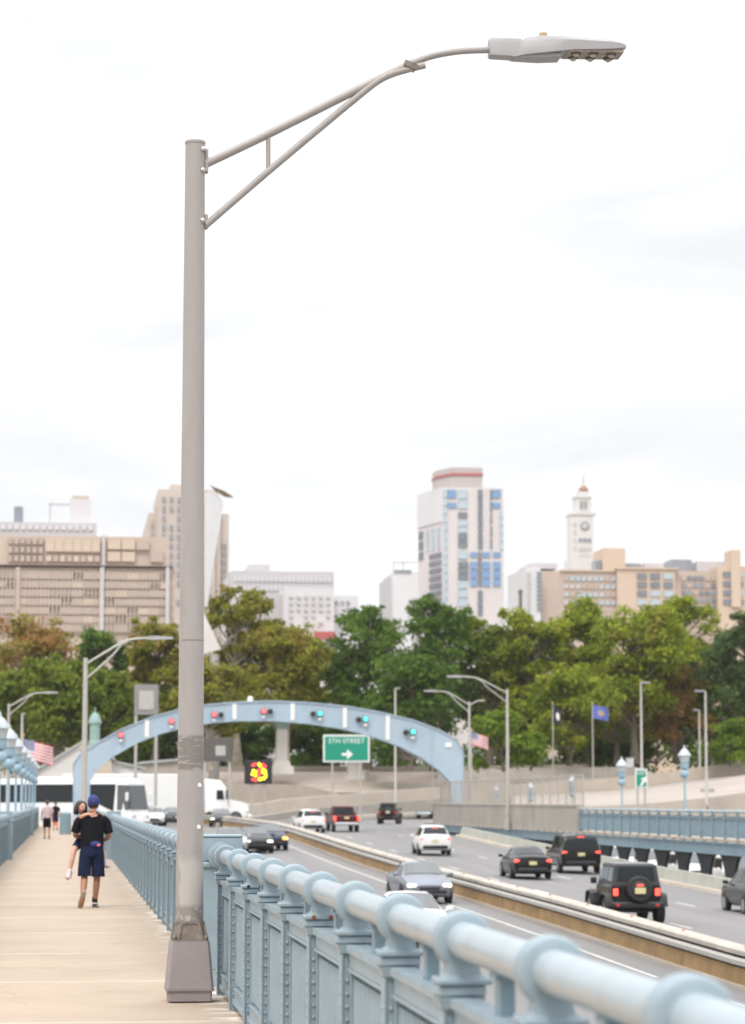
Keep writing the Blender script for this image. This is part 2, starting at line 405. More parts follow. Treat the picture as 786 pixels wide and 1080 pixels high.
M['lanepaint'] = mat('worn_lane_paint', (0.48, 0.47, 0.45), 0.7, var=0.3, scale=4)
struct('road_markings', mb, M['lanepaint'])

# walkway slab: broomed concrete with cross joints
m = mat('walkway_concrete', (0.385, 0.304, 0.232), 0.9, var=0.10, scale=0.55, bump=0.15, bscale=70, dirt=((0.30, 0.23, 0.165), 0.5, 0.9), specks=((0.22, 0.17, 0.13), .5, 22, .66))
nt = m.node_tree; N = nt.nodes; L = nt.links; b = N['Principled BSDF']
tc = N.new('ShaderNodeTexCoord'); sx = N.new('ShaderNodeSeparateXYZ'); L.new(tc.outputs['Object'], sx.inputs[0])
md = N.new('ShaderNodeMath'); md.operation = 'MODULO'; md.inputs[1].default_value = 4.66
ad = N.new('ShaderNodeMath'); ad.operation = 'ADD'; ad.inputs[1].default_value = 100.35; L.new(sx.outputs['Y'], ad.inputs[0]); L.new(ad.outputs[0], md.inputs[0])
lt = N.new('ShaderNodeMath'); lt.operation = 'LESS_THAN'; lt.inputs[1].default_value = 0.09; L.new(md.outputs[0], lt.inputs[0])
old = b.inputs['Base Color'].links[0].from_socket
nz = N.new('ShaderNodeTexNoise'); nz.inputs['Scale'].default_value = 1.6; nz.inputs['Detail'].default_value = 6; L.new(tc.outputs['Object'], nz.inputs['Vector'])
ml = N.new('ShaderNodeMath'); ml.operation = 'MULTIPLY'; L.new(lt.outputs[0], ml.inputs[0]); L.new(nz.outputs['Fac'], ml.inputs[1])
mx = N.new('ShaderNodeMix'); mx.data_type = 'RGBA'; L.new(ml.outputs[0], mx.inputs['Factor']); L.new(old, mx.inputs['A']); mx.inputs['B'].default_value = (0.62, 0.53, 0.44, 1)
# lime crust along the foot of the right-hand railing
ab = N.new('ShaderNodeMapRange'); ab.inputs['From Min'].default_value = 1.12; ab.inputs['From Max'].default_value = 1.36; L.new(sx.outputs['X'], ab.inputs['Value'])
nz2 = N.new('ShaderNodeTexNoise'); nz2.inputs['Scale'].default_value = 3.2; nz2.inputs['Detail'].default_value = 7; L.new(tc.outputs['Object'], nz2.inputs['Vector'])
mr = N.new('ShaderNodeMapRange'); mr.inputs['From Min'].default_value = 0.50; mr.inputs['From Max'].default_value = 0.58; L.new(nz2.outputs['Fac'], mr.inputs['Value'])
ml2 = N.new('ShaderNodeMath'); ml2.operation = 'MULTIPLY'; L.new(ab.outputs['Result'], ml2.inputs[0]); L.new(mr.outputs['Result'], ml2.inputs[1])
mx2 = N.new('ShaderNodeMix'); mx2.data_type = 'RGBA'; L.new(ml2.outputs[0], mx2.inputs['Factor']); L.new(mx.outputs['Result'], mx2.inputs['A']); mx2.inputs['B'].default_value = (0.62, 0.57, 0.5, 1)
vo = N.new('ShaderNodeTexVoronoi'); vo.feature = 'DISTANCE_TO_EDGE'; vo.inputs['Scale'].default_value = 0.42
nd = N.new('ShaderNodeTexNoise'); nd.inputs['Scale'].default_value = 2.0; nd.inputs['Detail'].default_value = 6; L.new(tc.outputs['Object'], nd.inputs['Vector'])
va = N.new('ShaderNodeVectorMath'); va.operation = 'MULTIPLY_ADD'; va.inputs[1].default_value = (.5, .5, 0); L.new(nd.outputs['Color'], va.inputs[0]); L.new(tc.outputs['Object'], va.inputs[2]); L.new(va.outputs['Vector'], vo.inputs['Vector'])
ck = N.new('ShaderNodeMath'); ck.operation = 'LESS_THAN'; ck.inputs[1].default_value = .0065; L.new(vo.outputs['Distance'], ck.inputs[0])
cm = N.new('ShaderNodeMath'); cm.operation = 'MULTIPLY'; cm.inputs[1].default_value = .10; L.new(ck.outputs[0], cm.inputs[0])
mx3 = N.new('ShaderNodeMix'); mx3.data_type = 'RGBA'; L.new(cm.outputs[0], mx3.inputs['Factor']); L.new(mx2.outputs['Result'], mx3.inputs['A']); mx3.inputs['B'].default_value = (.16, .125, .1, 1)
L.new(mx3.outputs['Result'], b.inputs['Base Color'])
struct('walkway', MB().b2((-1.9, -6, -0.35), (1.68, 185, 0)), m)
struct('walkway_kerb', MB().b2((1.683, -6, -3.4), (1.74, 185, -0.05)), M['concrete_grey'])
struct('plaza_pavement', MB().b2((-14, 185.003, -0.35), (1.68, 214, -0.004)), M['concrete_pale'])
struct('plaza_kerb', MB().b2((-70, 214.003, -0.5), (-14, 300, 0.02)), M['concrete_pale'])

# ------------------------------------------------------------------ railings
PIPE_Z, PIPE_R = 1.20, 0.066
def post_mesh(detail):
    mb = MB()
    mb.b2((-.068, -.05, 0), (.05, .05, .955))
    mb.b2((-.078, -.062, 0), (-.0685, .062, .952))            # flange plate on the walkway side
    mb.rbox((-.01, 0, 1.022), (.175, .155, .042), .008)
    mb.frus((-.01, 0, .956), (.14, .13), (-.01, 0, 1.0), (.17, .15))
    if detail:
        for k in range(12):
            mb.sph((-.047, -.0505, .13 + k * .063), .0125, 8, (1, .8, 1)); mb.sph((-.0785, .0, .13 + k * .063), .011, 8, (.6, 1, 1))
    return mb.mesh('post', M['blue'])
def collar_mesh(n):
    mb = MB()
    mb.lathe((0, 0, PIPE_Z), [(.088, -.062), (.099, -.056), (.105, -.035), (.105, .035), (.099, .056), (.088, .062)], n, 'y')
    pr = [(.066, .066, PIPE_Z - .05), (.056, .058, PIPE_Z - .09), (.06, .064, PIPE_Z - .12), (.08, .085, PIPE_Z - .135)]
    mb.loft([[(-a, -b, z), (a, -b, z), (a, b, z), (-a, b, z)] for a, b, z in reversed(pr)], True)
    mb.rbox((0, 0, 1.056), (.2, .19, .024), .006)
    return mb.mesh('collar', M['blue'])
def panel_mesh(Ln, detail):
    mb = MB(); h = Ln / 2
    mb.b2((-.040, -h, .10), (.030, h, .17)); mb.b2((-.056, -h, .06), (.038, h, .098)); mb.b2((-.048, -h, .172), (.034, h, .186))
    mb.b2((-.058, -h, .965), (.045, h, 1.0)); mb.b2((-.040, -h, .89), (.030, h, .963)); mb.b2((-.048, -h, .872), (.034, h, .888))
    mb.b2((-.038, -h, .188), (.028, -h + .07, .87)); mb.b2((-.038, h - .07, .188), (.028, h, .87))
    mb.b2((.004, -h + .07, .188), (.014, h - .07, .87))
    n = int((Ln - .2) / .105); p = (Ln - .14) / n
    for k in range(n if detail else 0):
        y = -h + .07 + p * (k + .5)
        mb.frus((-.012, y, .215), (.034, p * .46), (-.012, y, .84), (.034, p * .46), .008)
    return mb.mesh('panel', M['blue'])
def stub_mesh(): return MB().box((.01, 0, 1.065), (.05, .11, .15)).box((.01, 0, 1.128), (.08, .14, .02)).mesh('bracket', M['blue_dark'])
PM = {d: post_mesh(d) for d in (0, 1)}; CM = {0: collar_mesh(12), 1: collar_mesh(40)}; SMESH = stub_mesh()
PANELS = {}
def railing(label, x, y0, y1, sp, flip=False, detail=0, z=0.0, group=None, off=0.0, stride=1):
    """one length of railing between two piers; posts count back from y1"""
    t = thing('bridge_railing', label, 'railing', (x, y1, z), 0, group)
    n = int((y1 - y0) / sp); sg = -1 if flip else 1
    MB().tube([(0, 0.25, PIPE_Z), (0, -(y1 - y0), PIPE_Z)], PIPE_R, 28 if detail else 12).build('handrail', M['blue_pipe'], t)
    key = (round(sp, 3), detail)
    if key not in PANELS: PANELS[key] = panel_mesh(sp - .14, detail)
    for k in range(n):
        y = -off - k * sp
        if y < -(y1 - y0): break
        p = link('post', PM[detail], t, (0, y, 0)); p.scale = (sg, 1, 1)
        c = link('collar', CM[detail], p); 
        q = link('panel', PANELS[key], t, (0, y - sp / 2, 0)); q.scale = (sg, 1, 1)
        if detail: link('bracket', SMESH, t, (0, y - sp / 2, 0))
    return t
def pier(label, x, y, z=0.0, group=None):
    t = thing('railing_pier', label, 'railing pier', (x, y, z), 0, group)
    MB().b2((-.20, -.26, 0), (.20, .26, 1.08)).b2((-.225, -.285, 0), (.225, .285, .16)).b2((-.21, -.27, .165), (.21, .27, .2)).build('shaft', M['blue'], t)
    cp = MB().rbox((0, 0, 1.11), (.46, .58, .055), .015).rbox((0, 0, 1.25), (.41, .53, .22), .012).rbox((0, 0, 1.372), (.42, .54, .022), .006)
    cp.sph((-.02, -.268, 1.30), .022, 10); cp.build('cap', M['blue'], t)
    MB().lathe((0, -.262, PIPE_Z), [(.12, -.0), (.12, -.05), (.095, -.055), (.09, -.075)], 24, 'y').build('flange', M['blue'], t)
    return t
RX = 1.43
near = railing('nearest blue steel railing with ringed pipe handrail from lamp post to bottom right corner', RX, 1.0, 24.55, 1.765, detail=1, off=0.85)
mid = railing('pale blue railing on the right of the walkway behind the lamp post, beside the man', RX, 25.2, 77.6, 1.765, detail=0)
railing('far stretch of blue railing on the right of the walkway, beyond the second pier', RX, 78.2, 130.5, 1.765)
railing('farthest stretch of blue railing on the right, ending near the gantry leg', RX, 131.1, 178, 1.765)
pier('square blue railing pier with capped top just behind the lamp post', RX, 24.85)
pier('blue railing pier halfway along the walkway, just right of the man', RX, 77.9)
pier('far blue railing pier beyond the man, near the end of the walkway', RX, 130.8)
LX = -1.68
railing('blue railing along the left of the walkway, nearest stretch at the left picture edge', LX, 25.2, 77.6, 1.765, flip=True)
railing('blue railing along the left of the walkway, middle stretch below the row of lanterns', LX, 78.2, 130.5, 1.765, flip=True)
railing('blue railing along the left of the walkway, last stretch beside the far pedestrians', LX, 131.1, 172, 1.765, flip=True)
pier('blue railing pier on the left side of the walkway where the lanterns begin', LX, 77.9)
pier('blue railing pier on the left side of the walkway further along', LX, 130.8)
# rust and bolt holes on two of the near posts
posts = [o for o in near.children if o.name.startswith('post')]
for k, (mh, dy) in ((2, ('hole', 0)), (5, ('rust', 0))):
    mb = MB()
    for dx in (-.05, .045): mb.lathe((dx, -.0955, 1.056), [(.013, 0), (.013, -.003), (.009, -.012)], 10, 'y')
    mb.build('bolt', M[mh], posts[k])

# ------------------------------------------------------------------ the main street lamp
b0 = gp(200.5, 1058, 0.0)
lamp = thing('street_lamp', 'tall grey-brown street lamp in the foreground with a long curved arm and LED head', 'street lamp', (b0.x, b0.y + .2, 0))
LB = Vector(lamp.location)
def lp(px, py, dy=0.0): return at(px, py, LB.y + dy) - LB
m = mat('taupe_lamp_paint', (0.335, 0.308, 0.293), 0.5, var=0.05, scale=6, dirt=((0.28, 0.255, 0.24), 0.6, 7), stretch=(1, 1, .25), bump=0.05, bscale=70)
M['lamp'] = m
# pole paint: dark tape residue band and a bare patch near the foot
m = mat('taupe_pole_paint', (0.335, 0.308, 0.293), 0.5, var=0.05, scale=6, dirt=((0.28, 0.255, 0.24), 0.6, 7), stretch=(1, 1, .25), bump=0.05, bscale=70)
nt = m.node_tree; N = nt.nodes; L = nt.links; b = N['Principled BSDF']
tc = N.new('ShaderNodeTexCoord'); sx = N.new('ShaderNodeSeparateXYZ'); L.new(tc.outputs['Object'], sx.inputs[0])
def stain(z0, z1, soft, scale, thr, col, amt, st=(1, 1, 1), shift=0.0):
    inp = b.inputs['Base Color'].links[0].from_socket
    nz = N.new('ShaderNodeTexNoise'); nz.inputs['Scale'].default_value = scale; nz.inputs['Detail'].default_value = 8
    mp = N.new('ShaderNodeMapping'); mp.inputs['Scale'].default_value = st; mp.inputs['Location'].default_value = (shift, 0, 0); L.new(tc.outputs['Object'], mp.inputs['Vector']); L.new(mp.outputs['Vector'], nz.inputs['Vector'])
    a1 = N.new('ShaderNodeMapRange'); a1.inputs['From Min'].default_value = z0 - soft; a1.inputs['From Max'].default_value = z0 + soft; L.new(sx.outputs['Z'], a1.inputs['Value'])
    a2 = N.new('ShaderNodeMapRange'); a2.inputs['From Min'].default_value = z1 + soft; a2.inputs['From Max'].default_value = z1 - soft; L.new(sx.outputs['Z'], a2.inputs['Value'])
    th = N.new('ShaderNodeMapRange'); th.inputs['From Min'].default_value = thr - .04; th.inputs['From Max'].default_value = thr + .04; th.inputs['To Max'].default_value = amt; L.new(nz.outputs['Fac'], th.inputs['Value'])
    q = N.new('ShaderNodeMath'); q.operation = 'MULTIPLY'; L.new(a1.outputs[0], q.inputs[0]); L.new(a2.outputs[0], q.inputs[1])
    q2 = N.new('ShaderNodeMath'); q2.operation = 'MULTIPLY'; L.new(q.outputs[0], q2.inputs[0]); L.new(th.outputs[0], q2.inputs[1])
    mx = N.new('ShaderNodeMix'); mx.data_type = 'RGBA'; L.new(q2.outputs[0], mx.inputs['Factor']); L.new(inp, mx.inputs['A']); mx.inputs['B'].default_value = (*col, 1)
    L.new(mx.outputs['Result'], b.inputs['Base Color'])
zz = lambda py: (at(200, py, LB.y)).z
stain(zz(812), zz(776), .012, 9, .40, (0.17, 0.155, 0.14), .85, (1, 1, 6))
stain(zz(972), zz(905), .05, 5, .50, (0.43, 0.41, 0.385), .85, (1, 1, .45), 3.2)
stain(zz(905), zz(850), .06, 6, .55, (0.27, 0.255, 0.24), .6, (1, 1, .5), 7.7)
stain(zz(975), zz(955), .02, 12, .46, (0.19, 0.17, 0.15), .7)
stain(zz(676.5), zz(675), .002, 4, .42, (0.16, 0.14, 0.13), .8)
stain(zz(663), zz(662), .002, 7, .55, (0.16, 0.14, 0.13), .8)
M['pole'] = m
ztop = zz(152); zb = zz(982)
r1, r0 = 10.3 / ppm(LB + Vector((0, 0, ztop))), 14.6 / ppm(LB + Vector((0, 0, 1)))
MB().lathe((0, 0, 0), [(r0, zb - .02), (r1, ztop), (r1 * 1.06, ztop + .002), (r1 * 1.06, ztop + .022), (r1 * .96, ztop + .028)], 36).build('pole', M['pole'], lamp)
# base cover: tapered square shroud, plinth, cast transformer seat
zc = zz(992); hb = .2
M['cover'] = mat('grey_base_cover', (0.285, 0.25, 0.25), 0.55, var=0.08, scale=4, dirt=((0.2, 0.175, 0.17), 0.55, 9), bump=.06, bscale=50)
mb = MB()
mb.frus((0, 0, .115), (.405, .405), (0, 0, zc), (.335, .335), .022)
mb.frus((0, 0, .10), (.41, .41), (0, 0, .114), (.415, .415), .02)
mb.frus((0, 0, .012), (.365, .365), (0, 0, .099), (.378, .378), .015)
mb.build('base_cover', M['cover'], lamp)
M['cast'] = mat('weathered_cast_metal', (0.20, 0.165, 0.14), 0.65, metal=.2, var=0.3, scale=12, dirt=((0.36, 0.34, 0.31), .6, 10))
mb = MB(); zt = zz(973)
mb.frus((0, 0, zc - .01), (.315, .315), (0, 0, zc + .016), (.31, .31), .02)
mb.frus((0, 0, zc + .016), (.27, .27), (0, 0, zt), (.235, .235), .03)
mb.frus((0, 0, zt - .008), (.25, .25), (0, 0, zt + .012), (.25, .25), .04)
for a in range(4):
    rot = Matrix.Rotation(a * PI / 2, 3, 'Z')
    for s in (-.075, .075):
        vs = [rot @ Vector(p) for p in ((s * 1.35 - .009, -.158, zc + .016), (s * 1.35 + .009, -.158, zc + .016), (s + .009, -.126, zt), (s - .009, -.126, zt), (s * 1.35 - .009, -.09, zc + .016), (s * 1.35 + .009, -.09, zc + .016), (s + .009, -.09, zt), (s - .009, -.09, zt))]
        mb.add(vs, [(0, 1, 2, 3), (5, 4, 7, 6), (1, 5, 6, 2), (4, 0, 3, 7), (3, 2, 6, 7), (4, 5, 1, 0)])
    c = rot @ Vector((.134, -.134, zc + .03)); mb.sph(c, .022, 8)
mb.build('cast_base', M['cast'], lamp)
# arm: two bent tubes, strut, brackets, clamp
ra = 4.2 / 128
up = catmull([lp(217, 173), lp(285, 140.5), lp(371, 97.5), lp(410, 78.5), lp(431, 68.5), lp(445, 62.5), lp(460, 58), lp(480, 54.5), lp(500, 53), lp(524, 52.5)], 6)
MB().tube(up, [ra * 1.12] * (len(up) // 2) + [ra * .92] * (len(up) - len(up) // 2), 18).build('arm_tube', M['lamp'], lamp)
lo = catmull([lp(217, 238), lp(281.8, 182), lp(345, 129), lp(371, 107.5), lp(396, 87.5), lp(412, 79), lp(430, 73.5), lp(448, 69)], 6)
MB().tube([Vector(p) + Vector((0, -.012, 0)) for p in lo], ra * .95, 18).build('arm_brace', M['lamp'], lamp)
MB().tube([lp(283, 142), lp(283, 181)], ra * .62, 12).build('strut', M['lamp'], lamp)
for y0, y1, bolts in ((155, 185, (159, 181)), (225, 243, (234,))):
    mb = MB(); c = lp(216, (y0 + y1) / 2); h = (y1 - y0) / 128
    rr = .088
    mb.prism([(rr * math.sin(a), -rr * math.cos(a)) for a in [R(q) for q in range(35, 146, 10)]] + [((rr - .014) * math.sin(a), -(rr - .014) * math.cos(a)) for a in [R(q) for q in range(145, 34, -10)]], c.z - h / 2, c.z + h / 2, 'z')
    mb.rbox((rr + .012, 0, c.z), (.03, .07, h * .92), .008)
    br = mb.build('bracket_plate', M['lamp'], lamp)
    mb = MB()
    for py in bolts:
        q = lp(214.5, py); mb.lathe((rr * .74, -rr * .68, q.z), [(.024, .02), (.024, -.008), (.018, -.02), (.008, -.026)], 12, 'y')
    mb.build('bolt', M['chrome'], br)
c = lp(433, 70)
rot = Matrix.Rotation(R(22), 3, 'Y')
MB().box(c, (.10, .085, .06), rot).box(c + Vector((0, -.045, .0)), (.13, .012, .05), rot).build('clamp', M['cast'], lamp)
# LED head
M['head_paint'] = mat('grey_lamp_head_paint', (0.33, 0.325, 0.33), 0.45, var=0.04, scale=6)
s = 1 / 128.0
hd = lp(590, 51)
def hp(px, py, y): q = lp(px, py); return (q.x, y, q.z)
def hring(px, top, bot, wd, rnd=.35):
    a, b = lp(px, top, -wd), lp(px, bot, -wd); zt_, zb_, x = a.z, b.z, a.x; k = (zt_ - zb_) * rnd
    return [(x, -wd, zb_ + .004), (x, -wd, zt_ - k * .35), (x, -wd * .80, zt_ + k * .5), (x, wd * .80, zt_ + k * .5), (x, wd, zt_ - k * .35), (x, wd, zb_ + .004), (x, wd * .9, zb_), (x, -wd * .9, zb_)]
MB().loft([hring(517, 42.5, 57, .07), hring(519, 42, 58, .075), hring(548, 43, 59.5, .08), hring(551, 43.5, 59.5, .08)]).build('mounting_neck', M['head_paint'], lamp)
MB().loft([hring(541, 58, 60, .08), hring(546, 52, 59.5, .085), hring(549, 45.5, 58.5, .095), hring(556, 41.5, 57.2, .11), hring(570, 39.6, 55.8, .13), hring(584, 39.3, 54.3, .14), hring(606, 40, 52.2, .145), hring(645, 42.6, 51.6, .145), hring(656, 44.8, 50.8, .135), hring(660.5, 47.2, 50.2, .10)]).build('lamp_head', M['head_paint'], lamp)
MB().loft([hring(543, 58.5, 60.8, .07), hring(570, 56.5, 60.6, .10), hring(592, 55.0, 59.6, .105)]).build('driver_tray', M['head_paint'], lamp)
M['ledplate'] = mat('weathered_led_plate', (0.33, 0.275, 0.225), 0.55, metal=.2, var=0.35, scale=28)
zpl = lp(600, 52.2, -.145).z
mb = MB(); xa, xb = lp(596, 55, 0).x, lp(655, 53, 0).x
mb.loft([[(xa, -.13, zpl - .012), (xb, -.12, zpl - .002), (xb, .12, zpl - .002), (xa, .13, zpl - .012)], [(xa, -.13, zpl + .02), (xb, -.12, zpl + .03), (xb, .12, zpl + .03), (xa, .13, zpl + .02)]]).build('led_plate', M['ledplate'], lamp)
M['led'] = mat('led_lens', (0.42, 0.38, 0.31), 0.2, var=0.1); M['dark_lens'] = mat('lens_ring', (.10, .085, .07), .5, var=.1)
for px in (606, 624, 643):
    for yy in (-.07, .07):
        x = lp(px, 55).x; e = MB().lathe((x, yy, zpl - .016), [(.045, .012), (.045, -.004), (.036, -.008)], 14).build('led_module', M['dark_lens'], lamp)
        MB().sph((x, yy, zpl - .024), .026, 12, (1.1, 1.1, .8)).build('lens', M['led'], e)
q = lp(573, 38.5, -.05); MB().lathe((q.x, -.05, q.z), [(.033, -.05), (.034, .012), (.036, .014), (.036, .030), (.028, .034)], 16).build('photocell', mat('cream_photocell', (0.50, 0.38, 0.22), .5, var=.05), lamp)
pl = [o for o in lamp.children if o.name.startswith('pole')][0]
for px, py in ((210, 828), (209, 872)):
    q = lp(px, py); k = r0 * .99; a = math.asin(max(-.9, min(.9, q.x / k)))
    MB().prism([(q.x - .018, q.z - .014), (q.x + .018, q.z - .014), (q.x + .014, q.z + .012), (q.x, q.z + .02), (q.x - .014, q.z + .012)], -k * math.cos(a) - .004, -k * math.cos(a) - .001).build('sticker', M['white'], pl)
# ------------------------------------------------------------------ vehicles  (local +Y is the front)
def paint(name, col, coat=0.6, rough=0.32, metal=0.0):
    return mat(name, col, rough, metal, var=0.04, scale=2, coat=coat * .6, spec=.16)
WHEELS = {}
def wheel(parent, x, y, r, wd=.22, style=0):
    key = (round(r, 3), wd, x > 0)
    if key not in WHEELS:
        s = 1 if x > 0 else -1
        ty = MB().lathe((0, 0, 0), [(r * .66, s * wd * .5), (r * .9, s * wd * .52), (r, s * wd * .36), (r, -s * wd * .36), (r * .9, -s * wd * .5), (r * .5, -s * wd * .5)][::s], 24, 'x').mesh('tyre', M['tyre'])
        rm = MB().lathe((0, 0, 0), [(r * .66, s * (wd * .5)), (r * .6, s * wd * .42), (r * .2, s * wd * .46), (r * .08, s * wd * .48)][::s], 24, 'x')
        for k in range(5):
            a = 2 * PI * k / 5
            rm.box((s * wd * .47, math.cos(a) * r * .38, math.sin(a) * r * .38), (.02, r * .16, r * .52), Matrix.Rotation(a + PI / 2, 3, 'X') @ Matrix.Rotation(0, 3, 'X'))
        WHEELS[key] = (ty, rm.mesh('rim', M['rim']))
    ty, rm = WHEELS[key]
    e = link('wheel', ty, parent, (x, y, r)); link('rim', rm, e)
    return e

class Shell:
    """body lofted through cross-sections along its length; patches of the same surface become windows and lamps"""
    def __init__(s, st): s.st = st
    def params(s, y):
        st = s.st
        for a, b in zip(st, st[1:]):
            if y <= b[0]: break
        t = min(1, max(0, (y - a[0]) / (b[0] - a[0])))
        return [p + (q - p) * t for p, q in zip(a, b)]
    def ring(s, y):
        _, w, zb, zbelt, zroof, wr = s.params(y)
        return [(0, zb), (w * .86, zb), (w * .97, zb + .1), (w, zb + (zbelt - zb) * .45), (w * .985, zbelt - .06), (w * .94, zbelt), (wr, zroof - .07), (wr * .86, zroof - .015), (0, zroof + .015)]
    def pt(s, y, v, off=0.0, side=1):
        r = s.ring(y); i = min(int(v), 7); t = v - i
        a, b = r[i], r[i + 1]; p = (a[0] + (b[0] - a[0]) * t, a[1] + (b[1] - a[1]) * t)
        d = Vector((b[1] - a[1], -(b[0] - a[0])));
        if d.length < 1e-6: d = Vector((1, 0))
        d.normalize()
        return Vector((side * (p[0] + d.x * off), y, p[1] + d.y * off))
    def body(s):
        mb = MB(); ys = sorted(set([a[0] for a in s.st] + [s.st[0][0] + (s.st[-1][0] - s.st[0][0]) * k / 30 for k in range(31)]))
        rings = []
        for y in ys:
            r = s.ring(y); rings.append([Vector((p[0], y, p[1])) for p in r] + [Vector((-p[0], y, p[1])) for p in reversed(r[1:-1])])
        return mb.loft(rings, True)
    def patch(s, y0, y1, v0, v1, side, off=.006, n=8, m=3, y0b=None, y1b=None):
        """y range may shift between v0 and v1 (y0b, y1b) for raked pillars"""
        y0b = y0 if y0b is None else y0b; y1b = y1 if y1b is None else y1b
        mb = MB(); vs = []
        for j in range(m + 1):
            v = v0 + (v1 - v0) * j / m; a = y0 + (y0b - y0) * j / m; b = y1 + (y1b - y1) * j / m
            vs += [s.pt(a + (b - a) * i / n, v, off, side) for i in range(n + 1)]
        fs = [(j * (n + 1) + i, j * (n + 1) + i + 1, (j + 1) * (n + 1) + i + 1, (j + 1) * (n + 1) + i) for j in range(m) for i in range(n)]
        return mb.add(vs, fs)
    def cross(s, y0, y1, wfrac=.97, off=.007):
        """window across the car on the top of the loft (windscreen, rear window)"""
        mb = MB(); ny = 6; rows = []
        vv = [6.12, 6.6, 7, 7.5, 8]
        for i in range(ny + 1):
            y = y0 + (y1 - y0) * i / ny
            row = [s.pt(y, v, off, -1) for v in vv[:-1]] + [s.pt(y, 7.999, off, 1)] + [s.pt(y, v, off, 1) for v in reversed(vv[:-1])]
            for p in row: p.z += .008
            rows.append(row)
        k = len(rows[0]); vs = [p for r in rows for p in r]
        return mb.add(vs, [(i * k + j, i * k + j + 1, (i + 1) * k + j + 1, (i + 1) * k + j) for i in range(ny) for j in range(k - 1)])

# stations: y, half width, bottom, belt, roof, half roof width
SEDAN = [(-2.36, .70, .42, .80, .84, .62), (-2.30, .82, .30, .92, 1.00, .72), (-2.0, .88, .24, .98, 1.09, .74), (-1.72, .90, .22, .98, 1.12, .72), (-.85, .91, .2, .97, 1.40, .60), (-.2, .91, .2, .96, 1.45, .60), (.35, .91, .2, .95, 1.42, .60),
         (1.22, .90, .2, .93, 1.03, .74), (1.9, .87, .22, .84, .93, .66), (2.2, .82, .26, .72, .80, .6), (2.33, .68, .34, .60, .66, .5)]
SUV = [(-2.26, .72, .50, .94, 1.02, .62), (-2.22, .86, .36, 1.0, 1.12, .72), (-2.02, .90, .30, 1.04, 1.42, .64), (-1.82, .91, .28, 1.04, 1.60, .62), (-1.2, .92, .27, 1.03, 1.66, .64), (0, .92, .26, 1.02, 1.68, .64), (.35, .92, .26, 1.01, 1.64, .64),
       (1.15, .91, .27, 1.0, 1.12, .76), (1.85, .88, .28, .95, 1.04, .68), (2.15, .84, .32, .84, .92, .6), (2.28, .70, .4, .7, .76, .5)]
BOXY = [(-2.56, .84, .52, 1.0, 1.06, .78), (-2.52, .96, .40, 1.10, 1.22, .84), (-2.42, .99, .36, 1.14, 1.70, .79), (-2.28, 1.0, .34, 1.14, 1.84, .77), (-1.2, 1.0, .33, 1.13, 1.89, .78), (.2, 1.0, .33, 1.12, 1.89, .78), (.6, 1.0, .33, 1.12, 1.85, .78),
        (1.25, .99, .34, 1.10, 1.20, .86), (2.1, .97, .36, 1.06, 1.16, .82), (2.42, .93, .38, 1.0, 1.08, .78), (2.54, .82, .46, .86, .92, .7)]
HATCH = [(-2.02, .70, .46, .86, .94, .62), (-1.97, .83, .32, .96, 1.06, .72), (-1.78, .87, .27, 1.0, 1.38, .62), (-1.55, .88, .25, 1.0, 1.50, .6), (-.6, .89, .24, .98, 1.55, .61), (.3, .89, .24, .97, 1.52, .61),
         (1.1, .88, .25, .95, 1.06, .74), (1.65, .85, .27, .86, .95, .64), (1.92, .8, .3, .74, .82, .58), (2.03, .66, .38, .62, .68, .5)]
